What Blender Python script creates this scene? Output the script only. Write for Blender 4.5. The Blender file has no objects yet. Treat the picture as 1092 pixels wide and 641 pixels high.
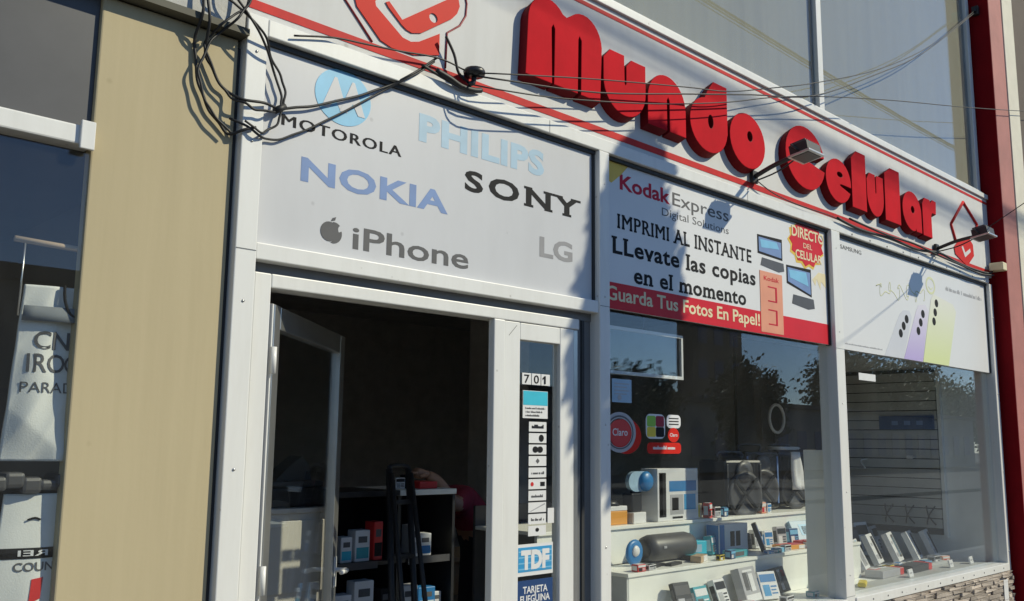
import bpy, bmesh, math, random
from math import sin, cos, pi, radians
from mathutils import Vector, Matrix
random.seed(7)
S = bpy.context.scene
COL = S.collection
# ------------------------------------------------------------------ camera, sky, sun, exposure
cam_d = bpy.data.cameras.new('camera'); cam = bpy.data.objects.new('camera', cam_d); COL.objects.link(cam)
cam_d.sensor_fit = 'HORIZONTAL'; cam_d.angle = 2*math.atan(546/991.94); cam_d.clip_start = .05; cam_d.clip_end = 2000
yaw, pit, rol = radians(43.935), radians(8.752), radians(.6297)
fw = Vector((sin(yaw)*cos(pit), cos(yaw)*cos(pit), sin(pit))); rt = Vector((cos(yaw), -sin(yaw), 0)); up = rt.cross(fw)
rt, up = cos(rol)*rt+sin(rol)*up, -sin(rol)*rt+cos(rol)*up
cam.matrix_world = Matrix(((rt.x, up.x, -fw.x, 0), (rt.y, up.y, -fw.y, -3.1), (rt.z, up.z, -fw.z, 1.6), (0, 0, 0, 1)))
S.camera = cam
SUN = Vector((.545, -.585, .60)).normalized()
w = bpy.data.worlds.new('World'); S.world = w; w.use_nodes = True
nt = w.node_tree; nt.nodes.clear()
sky = nt.nodes.new('ShaderNodeTexSky'); sky.sky_type = 'NISHITA'; sky.sun_disc = False
sky.sun_elevation = math.asin(SUN.z); sky.sun_rotation = math.atan2(SUN.x, SUN.y)
sky.air_density = 1.0; sky.dust_density = 0; sky.ozone_density = 4.5; sky.altitude = 800
bg = nt.nodes.new('ShaderNodeBackground'); bg.inputs[1].default_value = .118
wo = nt.nodes.new('ShaderNodeOutputWorld'); nt.links.new(sky.outputs[0], bg.inputs[0]); nt.links.new(bg.outputs[0], wo.inputs[0])
sl = bpy.data.lights.new('sun', 'SUN'); sl.energy = 4.0; sl.angle = radians(.53); sl.color = (1, .935, .72)
so = bpy.data.objects.new('sun', sl); COL.objects.link(so); so.location = SUN*40
so.rotation_euler = (-SUN).to_track_quat('-Z', 'Y').to_euler()
S.view_settings.view_transform = 'Standard'; S.view_settings.look = 'None'
S.view_settings.exposure = .05; S.view_settings.gamma = 1; S.view_settings.use_curve_mapping = False
S.cycles.max_bounces = 8; S.cycles.transparent_max_bounces = 24; S.cycles.caustics_reflective = False; S.cycles.caustics_refractive = False
S.cycles.sample_clamp_indirect = 4

# ------------------------------------------------------------------ materials
def mat(name, col, rough=.5, metal=0, var=.12, scale=6, bump=0, bscale=60, spec=.5, stretch=(1, 1, 1), coat=0, dirt=None):
    m = bpy.data.materials.new(name); m.use_nodes = True; n = m.node_tree.nodes; l = m.node_tree.links
    b = n['Principled BSDF']; b.inputs['Roughness'].default_value = rough; b.inputs['Metallic'].default_value = metal
    b.inputs['Specular IOR Level'].default_value = spec; b.inputs['Coat Weight'].default_value = coat
    tc = n.new('ShaderNodeTexCoord'); mp = n.new('ShaderNodeMapping'); mp.inputs['Scale'].default_value = stretch
    l.new(tc.outputs['Object'], mp.inputs[0])
    nz = n.new('ShaderNodeTexNoise'); nz.inputs['Scale'].default_value = scale; nz.inputs['Detail'].default_value = 6; nz.inputs['Roughness'].default_value = .6
    l.new(mp.outputs[0], nz.inputs[0])
    cr = n.new('ShaderNodeValToRGB'); e = cr.color_ramp.elements
    e[0].position = .3; e[1].position = .7
    c2 = dirt if dirt else tuple(c*(1-var) for c in col)
    e[0].color = (*c2, 1); e[1].color = (*[min(1, c*(1+var*.5)) for c in col], 1)
    l.new(nz.outputs[0], cr.inputs[0]); l.new(cr.outputs[0], b.inputs['Base Color'])
    if bump:
        bn = n.new('ShaderNodeTexNoise'); bn.inputs['Scale'].default_value = bscale; bn.inputs['Detail'].default_value = 4
        l.new(mp.outputs[0], bn.inputs[0])
        bp = n.new('ShaderNodeBump'); bp.inputs['Strength'].default_value = bump; bp.inputs['Distance'].default_value = .01
        l.new(bn.outputs[0], bp.inputs['Height']); l.new(bp.outputs[0], b.inputs['Normal'])
    return m
def glass(name, tint=.86, wav=0.0, ior=1.48, dust=0):
    m = bpy.data.materials.new(name); m.use_nodes = True; n = m.node_tree.nodes; l = m.node_tree.links; n.clear()
    o = n.new('ShaderNodeOutputMaterial'); t = n.new('ShaderNodeBsdfTransparent'); g = n.new('ShaderNodeBsdfGlossy')
    fr = n.new('ShaderNodeFresnel'); fr.inputs[0].default_value = ior; mx = n.new('ShaderNodeMixShader')
    ge = n.new('ShaderNodeNewGeometry'); mi = n.new('ShaderNodeMapRange'); mi.inputs[3].default_value = ior; mi.inputs[4].default_value = 1/ior
    l.new(ge.outputs['Backfacing'], mi.inputs[0]); l.new(mi.outputs[0], fr.inputs[0])
    g.inputs['Roughness'].default_value = 0; g.inputs['Color'].default_value = (.78, .85, .95, 1)
    t.inputs[0].default_value = (tint*.99, tint, tint*.993, 1)
    if wav:
        tc = n.new('ShaderNodeTexCoord'); nz = n.new('ShaderNodeTexNoise'); nz.inputs['Scale'].default_value = 1.3
        bp = n.new('ShaderNodeBump'); bp.inputs['Strength'].default_value = wav; bp.inputs['Distance'].default_value = .01
        l.new(tc.outputs['Object'], nz.inputs[0]); l.new(nz.outputs[0], bp.inputs['Height']); l.new(bp.outputs[0], g.inputs['Normal'])
    l.new(fr.outputs[0], mx.inputs[0]); l.new(t.outputs[0], mx.inputs[1]); l.new(g.outputs[0], mx.inputs[2])
    if dust:
        tc2 = n.new('ShaderNodeTexCoord'); mp2 = n.new('ShaderNodeMapping'); mp2.inputs['Scale'].default_value = (1, 1, .45); mp2.inputs['Rotation'].default_value = (0, .5, 0); dn = n.new('ShaderNodeTexNoise'); dn.inputs['Scale'].default_value = 3; dn.inputs['Detail'].default_value = 7; dn.inputs['Distortion'].default_value = 1.2
        dr = n.new('ShaderNodeMapRange'); dr.inputs[1].default_value = .35; dr.inputs[2].default_value = .75; dr.inputs[3].default_value = dust*.3; dr.inputs[4].default_value = dust
        df_ = n.new('ShaderNodeBsdfDiffuse'); df_.inputs[0].default_value = (.6, .58, .54, 1); m2 = n.new('ShaderNodeMixShader')
        l.new(tc2.outputs['Object'], mp2.inputs[0]); l.new(mp2.outputs[0], dn.inputs[0]); l.new(dn.outputs[0], dr.inputs[0]); l.new(dr.outputs[0], m2.inputs[0]); l.new(mx.outputs[0], m2.inputs[1]); l.new(df_.outputs[0], m2.inputs[2]); l.new(m2.outputs[0], o.inputs[0])
    else: l.new(mx.outputs[0], o.inputs[0])
    return m
def leafmat(name, col):
    m = mat(name, col, .6, var=.5, scale=3)
    return m
def weathered(name, col, rough, dirtcol, amt=.5, spec=.5, streak=(3, 3, .5), scale=2.5, specks=0, bump=0):
    """paint with low contrast cloudy variation, drip streaks and small specks"""
    m = bpy.data.materials.new(name); m.use_nodes = True; n = m.node_tree.nodes; l = m.node_tree.links; b = n['Principled BSDF']
    b.inputs['Roughness'].default_value = rough; b.inputs['Specular IOR Level'].default_value = spec
    tc = n.new('ShaderNodeTexCoord'); mp = n.new('ShaderNodeMapping'); mp.inputs['Scale'].default_value = streak; l.new(tc.outputs['Object'], mp.inputs[0])
    n1 = n.new('ShaderNodeTexNoise'); n1.inputs['Scale'].default_value = scale; n1.inputs['Detail'].default_value = 8; n1.inputs['Roughness'].default_value = .65; l.new(mp.outputs[0], n1.inputs[0])
    r1 = n.new('ShaderNodeValToRGB'); r1.color_ramp.elements[0].position = .42; r1.color_ramp.elements[0].color = (0, 0, 0, 1); r1.color_ramp.elements[1].position = .72; r1.color_ramp.elements[1].color = (amt, amt, amt, 1)
    l.new(n1.outputs[0], r1.inputs[0])
    n2 = n.new('ShaderNodeTexNoise'); n2.inputs['Scale'].default_value = .9; n2.inputs['Detail'].default_value = 3; l.new(tc.outputs['Object'], n2.inputs[0])
    r2 = n.new('ShaderNodeMapRange'); r2.inputs[1].default_value = .3; r2.inputs[2].default_value = .7; r2.inputs[3].default_value = 0; r2.inputs[4].default_value = amt*.5; l.new(n2.outputs[0], r2.inputs[0])
    ad = n.new('ShaderNodeMath'); ad.operation = 'ADD'; ad.use_clamp = True; l.new(r1.outputs[0], ad.inputs[0]); l.new(r2.outputs[0], ad.inputs[1])
    last = ad
    if specks:
        v = n.new('ShaderNodeTexVoronoi'); v.inputs['Scale'].default_value = specks; l.new(tc.outputs['Object'], v.inputs[0])
        r3 = n.new('ShaderNodeMapRange'); r3.inputs[1].default_value = .03; r3.inputs[2].default_value = .07; r3.inputs[3].default_value = .8; r3.inputs[4].default_value = 0; l.new(v.outputs[0], r3.inputs[0])
        ad2 = n.new('ShaderNodeMath'); ad2.operation = 'ADD'; ad2.use_clamp = True; l.new(ad.outputs[0], ad2.inputs[0]); l.new(r3.outputs[0], ad2.inputs[1]); last = ad2
    mx = n.new('ShaderNodeMix'); mx.data_type = 'RGBA'; mx.inputs[6].default_value = (*col, 1); mx.inputs[7].default_value = (*dirtcol, 1)
    l.new(last.outputs[0], mx.inputs[0]); l.new(mx.outputs[2], b.inputs['Base Color'])
    if bump:
        bn = n.new('ShaderNodeTexNoise'); bn.inputs['Scale'].default_value = 45; bn.inputs['Detail'].default_value = 5; l.new(tc.outputs['Object'], bn.inputs[0])
        bp = n.new('ShaderNodeBump'); bp.inputs['Strength'].default_value = bump; bp.inputs['Distance'].default_value = .008; l.new(bn.outputs[0], bp.inputs['Height']); l.new(bp.outputs[0], b.inputs['Normal'])
    return m
def gradprint(name, c0, c1, z0, z1):
    m = mat(name, c0, .45); n = m.node_tree.nodes; l = m.node_tree.links; tc = n.new('ShaderNodeTexCoord'); sp = n.new('ShaderNodeSeparateXYZ'); l.new(tc.outputs['Object'], sp.inputs[0])
    mr = n.new('ShaderNodeMapRange'); mr.inputs[1].default_value = z0; mr.inputs[2].default_value = z1; l.new(sp.outputs[2], mr.inputs[0])
    mx = n.new('ShaderNodeMix'); mx.data_type = 'RGBA'; mx.inputs[6].default_value = (*c0, 1); mx.inputs[7].default_value = (*c1, 1); l.new(mr.outputs[0], mx.inputs[0]); l.new(mx.outputs[2], n['Principled BSDF'].inputs['Base Color'])
    return m
M = dict(
 alu=weathered('white_aluminium', (.77, .77, .75), .36, (.52, .505, .47), .22, streak=(6, 6, .8), specks=9),
 alu2=mat('satin_aluminium', (.58, .58, .57), .3, metal=.85, var=.1, scale=5),
 gasket=mat('dark_gasket', (.03, .032, .035), .6),
 recess=mat('dark_grey_profile', (.16, .165, .17), .5),
 panel=weathered('brand_board_film', (.585, .59, .61), .34, (.46, .46, .475), .3, .5, (2.5, 2.5, .8), 1.2, 6),
 fascia=weathered('fascia_sheet', (.66, .66, .655), .65, (.50, .49, .47), .3, .2, (5, 5, .9), 1.5, 5),
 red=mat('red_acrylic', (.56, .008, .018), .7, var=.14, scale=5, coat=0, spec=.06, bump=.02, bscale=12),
 redshade=mat('red_side_shade', (.17, .006, .010), .6, var=.2, spec=.1),
 redprint=mat('red_print', (.60, .035, .03), .5, spec=.1, var=.16, scale=7, dirt=(.48, .03, .03)),
 logored=mat('logo_red', (.62, .025, .015), .5, spec=.1, var=.06),
 darkred=mat('dark_red_line', (.30, .02, .03), .5),
 white=mat('white_print', (.74, .74, .74), .45, var=.05),
 black=mat('black_print', (.014, .014, .016), .65, spec=.15),
 greyprint=mat('grey_print', (.12, .12, .125), .6, spec=.2),
 lgrey=mat('light_grey_print', (.42, .42, .44), .5),
 midgrey=mat('mid_grey_print', (.30, .30, .315), .6, spec=.2),
 sky=mat('light_blue_print', (.20, .50, .74), .45, var=.12),
 paleblue=mat('pale_blue_print', (.34, .50, .64), .45, var=.15),
 nokia=mat('mid_blue_print', (.15, .25, .50), .55, var=.15),
 poster=mat('poster_film', (.72, .72, .725), .35, var=.04, scale=1.2),
 posterred=mat('poster_red', (.62, .03, .045), .4, spec=.1, var=.1, scale=3),
 kodakred=mat('wordmark_red', (.55, .02, .05), .45, spec=.1),
 yellow=mat('yellow_print', (.75, .50, .05), .45),
 lime=mat('lime_print', (.66, .68, .42), .5),
 limephone=gradprint('lime_phone', (.66, .72, .36), (.74, .74, .66), .05, .58),
 violet=gradprint('violet_phone', (.47, .38, .68), (.70, .68, .74), .02, .5),
 icephone=mat('pale_phone', (.62, .63, .68), .4, var=.08, scale=2),
 orange=mat('salmon_print', (.72, .30, .18), .45, var=.08),
 cream=mat('cream_print', (.75, .66, .42), .5),
 beige=weathered('beige_render', (.50, .425, .272), .85, (.40, .335, .21), .4, .3, (7, 7, .35), 1.6, 4.2, .04),
 olive=mat('olive_trim', (.10, .095, .07), .7),
 stucco=mat('grey_render', (.50, .49, .46), .9, bump=.2),
 glass=glass('window_glass', 1.0, .012, dust=.016),
 doorglass=glass('door_glass', 1.0, 0),
 upglass=glass('upper_glass', .98, .02, dust=.05),
 blind=weathered('grey_blind', (.37, .355, .28), .85, (.28, .27, .22), .5, .2, (4, 4, .15), 2.2),
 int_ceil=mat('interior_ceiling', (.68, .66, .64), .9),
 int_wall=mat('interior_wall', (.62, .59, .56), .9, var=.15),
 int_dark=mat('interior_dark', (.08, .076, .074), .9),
 int_floor=mat('interior_floor', (.34, .28, .22), .5),
 slat=mat('slatwall_board', (.50, .50, .47), .6, var=.12),
 greywall=mat('grey_wall', (.80, .82, .80), .7, var=.06),
 shelf=mat('white_laminate', (.88, .88, .82), .4, var=.05),
 shelfgrey=mat('grey_laminate', (.52, .53, .52), .5),
 creamcab=mat('cream_cabinet', (.85, .80, .72), .5, var=.06),
 plastic=mat('black_plastic', (.018, .018, .02), .38, var=.2),
 plasticg=mat('grey_plastic', (.07, .07, .075), .45),
 dkmetal=mat('dark_metal', (.028, .028, .03), .5, metal=.15),
 cable=mat('black_cable', (.014, .014, .015), .55),
 stone=None,
 colshade=mat('column_side_shade', (.22, .003, .007), .6, spec=.1),  # column red darkened to paint the shade of its left face
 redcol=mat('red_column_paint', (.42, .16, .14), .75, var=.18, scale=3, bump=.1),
 creamwall=mat('cream_wall', (.68, .64, .54), .85, var=.08, bump=.1),
 brown=mat('brown_wall', (.10, .075, .06), .85),
 jersey=mat('white_cloth', (.78, .79, .76), .85, var=.06, scale=4, bump=.1, bscale=200),
 jgrey=mat('grey_cloth', (.22, .24, .26), .85),
 maroon=mat('maroon_cloth', (.34, .03, .06), .85, var=.3),
 skin=mat('skin', (.50, .28, .19), .55),
 hair=mat('dark_hair', (.02, .015, .012), .6),
 denim=mat('dark_trousers', (.03, .035, .05), .85),
 cyan=mat('cyan_print', (.05, .50, .66), .4),
 blue=mat('blue_print', (.03, .20, .48), .4),
 navy=mat('navy_print', (.02, .06, .18), .4),
 teal=mat('teal_box', (.06, .36, .42), .4),
 tdf=mat('blue_card', (.05, .32, .62), .35),
 redbox=mat('red_box', (.62, .03, .03), .4),
 orangebox=mat('orange_box', (.72, .33, .06), .5),
 greenbox=mat('green_plastic', (.25, .52, .05), .4),
 wood=mat('pale_wood', (.52, .38, .24), .6),
 ymark=mat('yellow_plastic', (.75, .58, .04), .4),
 asphalt=mat('asphalt', (.055, .055, .058), .9, var=.25, scale=14, bump=.3, bscale=200),
 paving=mat('paving', (.24, .23, .215), .9, var=.15, scale=5, bump=.15),
 kerb=mat('kerb_concrete', (.36, .35, .33), .9),
 line=mat('road_paint', (.75, .74, .70), .8),
 farwall=mat('far_wall', (.34, .31, .27), .9, var=.15, scale=.6),
 fartall=mat('far_brown_wall', (.17, .13, .10), .9, var=.15, scale=.5),
 farroof=mat('far_roof', (.09, .085, .08), .9),
 bark=mat('bark', (.09, .065, .045), .95, bump=.4, bscale=30),
 leaf=leafmat('foliage', (.07, .12, .035)), leaf2=leafmat('foliage_dark', (.045, .085, .03)),
 silver=mat('lamp_reflector', (.55, .55, .53), .3, metal=.7),
 tire=mat('rubber', (.02, .02, .02), .8), carpaint=mat('silver_paint', (.45, .46, .48), .3, metal=.5),
)
def stonemat():
    m = mat('ledge_stone', (.52, .45, .385), .9, bump=.5, bscale=70, var=.3, scale=14)
    n = m.node_tree.nodes; l = m.node_tree.links; oi = n.new('ShaderNodeObjectInfo'); hs = n.new('ShaderNodeHueSaturation')
    mr = n.new('ShaderNodeMapRange'); mr.inputs[3].default_value = .62; mr.inputs[4].default_value = 1.3
    l.new(oi.outputs['Random'], mr.inputs[0]); l.new(mr.outputs[0], hs.inputs['Value'])
    b = n['Principled BSDF']; src = b.inputs['Base Color'].links[0].from_socket
    l.new(src, hs.inputs['Color']); l.new(hs.outputs[0], b.inputs['Base Color'])
    return m
M['stone'] = stonemat()

# ------------------------------------------------------------------ helpers
def thing(name, label, cat, loc=(0, 0, 0), rz=0, group=None, kind=None):
    o = bpy.data.objects.new(name, None); COL.objects.link(o); o.location = loc; o.rotation_euler = (0, 0, rz)
    o.empty_display_size = .1; tag(o, label, cat, group, kind); return o
def tag(o, label=None, cat=None, group=None, kind=None):
    if label: o['label'] = label
    if cat: o['category'] = cat
    if group: o['group'] = group
    if kind: o['kind'] = kind
    return o
def rootof(p):
    while p.parent: p = p.parent
    return p
def link(name, me, m, parent=None, loc=None):
    if m is not None:
        me.materials.clear(); me.materials.append(M[m] if isinstance(m, str) else m)
    o = bpy.data.objects.new(name, me); COL.objects.link(o)
    if parent: o.parent = parent
    if loc: o.location = loc
    return o
class G:
    """collects geometry for one mesh"""
    def __init__(s): s.v = []; s.f = []; s.sm = []
    def add(s, v, f, sm=False):
        n = len(s.v); s.v += [tuple(p) for p in v]; s.f += [tuple(i+n for i in q) for q in f]; s.sm += [sm]*len(f); return s
    def box(s, x0, x1, y0, y1, z0, z1, bev=0, rot=None):
        bm = bmesh.new(); bmesh.ops.create_cube(bm, size=1)
        for v in bm.verts: v.co = Vector(((x0+x1)/2+v.co.x*(x1-x0), (y0+y1)/2+v.co.y*(y1-y0), (z0+z1)/2+v.co.z*(z1-z0)))
        if bev: bmesh.ops.bevel(bm, geom=bm.edges[:], offset=bev, segments=2, affect='EDGES', profile=.5)
        if rot:
            c, mx = rot
            for v in bm.verts: v.co = Vector(c)+mx @ (v.co-Vector(c))
        bm.normal_update(); bm.verts.index_update()
        s.add([v.co for v in bm.verts], [[v.index for v in f.verts] for f in bm.faces]); bm.free(); return s
    def tube(s, pts, r, n=6, smooth=4, cap=True, radii=None):
        P = [Vector(p) for p in pts]
        if smooth and len(P) > 2:
            Q = []
            for i in range(len(P)-1):
                a = P[max(i-1, 0)]; b = P[i]; c = P[i+1]; d = P[min(i+2, len(P)-1)]
                for k in range(smooth):
                    t = k/smooth
                    Q.append(.5*((2*b)+(c-a)*t+(2*a-5*b+4*c-d)*t*t+(3*b-a-3*c+d)*t**3))
            Q.append(P[-1]); P = Q
        v = []; f = []; ref = Vector((.13, .31, 1)).normalized(); prev = None
        for i, p in enumerate(P):
            t = (P[min(i+1, len(P)-1)]-P[max(i-1, 0)])
            if t.length < 1e-9: t = Vector((0, 0, 1))
            t.normalize()
            if prev is None:
                a = t.cross(ref)
                if a.length < 1e-3: a = t.cross(Vector((1, 0, 0)))
            else: a = prev-t*prev.dot(t)
            a.normalize(); prev = a; b = t.cross(a)
            rr = radii[min(int(i*len(radii)/len(P)), len(radii)-1)] if radii else r
            for k in range(n):
                an = 2*pi*k/n; v.append(p+rr*(cos(an)*a+sin(an)*b))
        for i in range(len(P)-1):
            for k in range(n):
                f.append((i*n+k, i*n+(k+1) % n, (i+1)*n+(k+1) % n, (i+1)*n+k))
        if cap: f.append(tuple(range(n))[::-1]); f.append(tuple((len(P)-1)*n+k for k in range(n)))
        return s.add(v, f, True)
    def prism(s, poly, y0, y1):
        """polygon in x,z extruded between y0 (front) and y1 (back)"""
        n = len(poly); v = [(x, y0, z) for x, z in poly]+[(x, y1, z) for x, z in poly]
        f = [tuple(range(n)), tuple(range(2*n-1, n-1, -1))]+[(i, i+n, (i+1) % n+n, (i+1) % n) for i in range(n)]
        return s.add(v, f)
    def lathe(s, prof, c=(0, 0, 0), n=16, axis='z'):
        v = []; f = []
        for r, z in prof:
            for k in range(n):
                a = 2*pi*k/n; p = (r*cos(a), r*sin(a), z)
                if axis == 'y': p = (p[0], -p[2], p[1])
                if axis == 'x': p = (p[2], p[0], p[1])
                v.append((p[0]+c[0], p[1]+c[1], p[2]+c[2]))
        for i in range(len(prof)-1):
            for k in range(n): f.append((i*n+k, i*n+(k+1) % n, (i+1)*n+(k+1) % n, (i+1)*n+k))
        f.append(tuple(range(n))[::-1]); f.append(tuple((len(prof)-1)*n+k for k in range(n)))
        return s.add(v, f, True)
    def build(s, name, m, parent=None, world=True, kind=None):
        v = s.v; off = Vector((0, 0, 0))
        if parent is not None and world: off = rootof(parent).location
        me = bpy.data.meshes.new(name)
        base = None
        if parent is None:
            xs = [p[0] for p in v]; ys = [p[1] for p in v]; zs = [p[2] for p in v]
            base = Vector(((min(xs)+max(xs))/2, (min(ys)+max(ys))/2, min(zs))); off = base
        me.from_pydata([(p[0]-off[0], p[1]-off[1], p[2]-off[2]) for p in v], [], s.f)
        me.polygons.foreach_set('use_smooth', s.sm); me.update()
        bm = bmesh.new(); bm.from_mesh(me); bmesh.ops.recalc_face_normals(bm, faces=bm.faces[:]); bm.to_mesh(me); bm.free()
        o = link(name, me, m, parent, base)
        if kind: o['kind'] = kind
        return o
def bx(name, m, parent, x0, x1, y0, y1, z0, z1, bev=0, world=True, rot=None):
    return G().box(x0, x1, y0, y1, z0, z1, bev, rot).build(name, m, parent, world)
def arc(cx, cz, rx, rz, a0, a1, n=10):
    return [(cx+rx*cos(radians(a0+(a1-a0)*i/n)), cz+rz*sin(radians(a0+(a1-a0)*i/n))) for i in range(n+1)]
def curve_solid(loops, depth, bevel=.0):
    """filled 2D outline with holes, front at z=depth"""
    c = bpy.data.curves.new('c', 'CURVE'); c.dimensions = '2D'; c.fill_mode = 'BOTH'; c.extrude = depth/2; c.bevel_depth = bevel; c.bevel_resolution = 1
    for lp in loops:
        sp = c.splines.new('POLY'); sp.points.add(len(lp)-1); sp.use_cyclic_u = True
        for i, (x, z) in enumerate(lp): sp.points[i].co = (x, z, 0, 1)
    return to_geo(c)
def to_geo(c):
    o = bpy.data.objects.new('tmp', c); COL.objects.link(o)
    dg = bpy.context.evaluated_depsgraph_get(); ev = o.evaluated_get(dg); me = ev.to_mesh()
    v = [tuple(p.co) for p in me.vertices]; f = [tuple(p.vertices) for p in me.polygons]
    ev.to_mesh_clear(); bpy.data.objects.remove(o); bpy.data.curves.remove(c); return v, f
def shape(name, loops, y, depth, m, parent, bevel=0, world=True):
    """loops in x,z; back at y, front at y-depth"""
    v, f = curve_solid(loops, depth, bevel)
    return G().add([(p[0], y-depth/2-p[2], p[1]) for p in v], f).build(name, m, parent, world)
CAP = None
def lettering(name, txt, x0, x1, z0, cap, y, m, parent, bold=0, th=.0005, slab=False, shear=0, world=True, mirror=False, spacing=1, flipz=False):
    """text fitted between x0 and x1, baseline z0, capital height cap, lying on plane y facing -y"""
    global CAP
    def raw(t, off):
        c = bpy.data.curves.new('t', 'FONT'); c.body = t; c.resolution_u = 3; c.offset = off; c.extrude = .05; c.shear = shear; c.space_character = spacing
        return to_geo(c)
    if CAP is None: CAP = max(p[1] for p in raw('H', 0)[0])
    heavy = 0
    if 'M' in txt and bold > 0 and ' ' not in txt: heavy, bold = bold, 0      # an outline offset folds the narrow angles of an M
    v, f = raw(txt, bold)
    if ' ' in txt:
        A0 = min(p[0] for p in v); B0 = max(p[0] for p in v); ws = txt.split(' '); o = None
        for i, wd in enumerate(ws):
            if not wd: continue
            pre = ' '.join(ws[:i]+[wd]); vv = raw(pre, bold)[0]; e = max(p[0] for p in vv)
            wv = raw(wd, bold)[0]; wl = max(p[0] for p in wv)-min(p[0] for p in wv)
            k_ = (x1-x0)/(B0-A0)
            o = lettering(name, wd, x0+(e-wl-A0)*k_, x0+(e-A0)*k_, z0, cap, y, m, parent, bold, th, slab, shear, world, mirror, spacing, flipz)
        return o
    a = min(p[0] for p in v); b = max(p[0] for p in v)
    sx = (x1-x0)/(b-a); sz = cap/CAP
    g = G()
    def mp(p):
        X = x0+(p[0]-a)*sx
        if mirror: X = x0+x1-X
        return (X, y-.0004-(th if p[2] > 0 else 0), z0+p[1]*sz*(-1 if flipz else 1))
    g.add([mp(p) for p in v], f)
    for q, d_ in enumerate((-1, 1) if heavy else ()):
        g.add([(lambda c_: (c_[0]+d_*heavy*sx, c_[1]-.00008*(q+1), c_[2]))(mp(p)) for p in v], f)
    if slab:
        seen = set(); lv = (0-bold, CAP+bold, -bold)
        for q in f:
            if len(q) != 4: continue
            for i in range(4):
                p, r = v[q[i]], v[q[(i+1) % 4]]
                if p[2] > 0 and r[2] > 0 and abs(p[1]-r[1]) < 1e-4 and .05 < abs(p[0]-r[0]) < .26:
                    k = (round(p[0]+r[0], 3), round(p[1], 3))
                    if k in seen: continue
                    seen.add(k)
                    if min(abs(p[1]-CAP-bold), abs(p[1]+bold)) > .03: continue
                    e = .05; h = .09; u0 = min(p[0], r[0])-e; u1 = max(p[0], r[0])+e
                    w0 = p[1] if p[1] < CAP*.4 else p[1]-h
                    A = mp((u0, w0, 1)); B = mp((u1, w0+h, 1))
                    g.box(min(A[0], B[0]), max(A[0], B[0]), A[1]-.0002, A[1]+.0004, min(A[2], B[2]), max(A[2], B[2]))
    return g.build(name, m, parent, world)

def printline(name, x0, x1, z, h, y, m, parent, seed=1, world=True):
    """a line of print too small to read: uneven little marks"""
    r_ = random.Random(seed); g_ = G(); x = x0; st_ = h*.55
    while x < x1-st_*.4:
        if r_.random() < .16: x += st_*.7; continue
        w_ = st_*r_.uniform(.5, .85); hh = h*r_.choice((.6, .65, .7, 1)); g_.box(x, min(x+w_, x1), y-.0009, y-.0003, z, z+hh); x += w_+st_*.18
    return g_.build(name, m, parent, world)

# ------------------------------------------------------------------ ground, street
g = G(); g.add([(-400, -400, 0), (400, -400, 0), (400, 400, 0), (-400, 400, 0)], [(0, 1, 2, 3)])
o = g.build('ground', 'asphalt'); tag(o, kind='structure'); o.location.z = -.16
tag(bx('pavement', 'paving', None, -40, 60, -2.75, -.04, -.15, 0), kind='structure')
tag(bx('kerb', 'kerb', None, -40, 60, -2.93, -2.75, -.155, -.012), kind='structure')
tag(bx('road', 'asphalt', None, -120, 160, -11.5, -2.93, -.3, -.13), kind='structure')
tag(bx('far_pavement', 'asphalt', None, -120, 160, -16, -11.5, -.15, -.01), kind='structure')

# ------------------------------------------------------------------ shop building shell
bld = thing('shop_building', 'ground floor shop building behind the white and red fascia', 'building', (5.3, 2.5, 0))
bx('interior_floor', 'int_floor', bld, 1.5, 9.2, .1, 6, -.1, 0)
bx('interior_ceiling', 'int_ceil', bld, 1.5, 9.2, .16, 6, 3.05, 3.1)
bx('back_wall', 'int_wall', bld, 1.4, 9.3, 6, 6.1, 0, 3.1)
bx('interior_side_wall', 'int_wall', bld, 1.42, 1.53, .061, 6, 0, 3.05)
bx('interior_column', 'int_wall', bld, 5.9, 6.3, 3.2, 3.6, .001, 3.049)
bx('window_side_wall', 'greywall', bld, 9.12, 9.26, .05, 6, 0, 3.05)
bx('upper_slab', 'stucco', bld, .2, 9.27, .06, 6, 3.1, 3.98)
bx('upper_back_wall', 'int_dark', bld, .2, 9.27, .9, 1.0, 3.98, 7.5)
bx('upper_side_wall', 'int_dark', bld, .1, .2, .1, 1.0, 3.98, 7.5)
bx('upper_roof', 'stucco', bld, .1, 9.27, .1, 1.0, 7.5, 7.7)
# beige pillar
pil = thing('pillar', 'plain beige rendered pillar between the two shopfronts', 'pillar', (1.3, .2, 0))
bx('shaft', 'beige', pil, 1.05, 1.548, 0, .055, 0, 3.088, .006)
bx('edge_joint', 'gasket', pil, 1.549, 1.562, .01, .06, 0, 3.06)
lint = thing('lintel_band', 'pale grey lintel band with dark lower trim above the beige pillar', 'lintel', (1.0, .1, 3.09))
bx('dark_trim', 'olive', lint, .2, 1.562, -.055, .1, 3.092, 3.118)
bx('band', 'stucco', lint, .2, 1.556, -.03, .055, 3.119, 3.30, .004)

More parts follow.
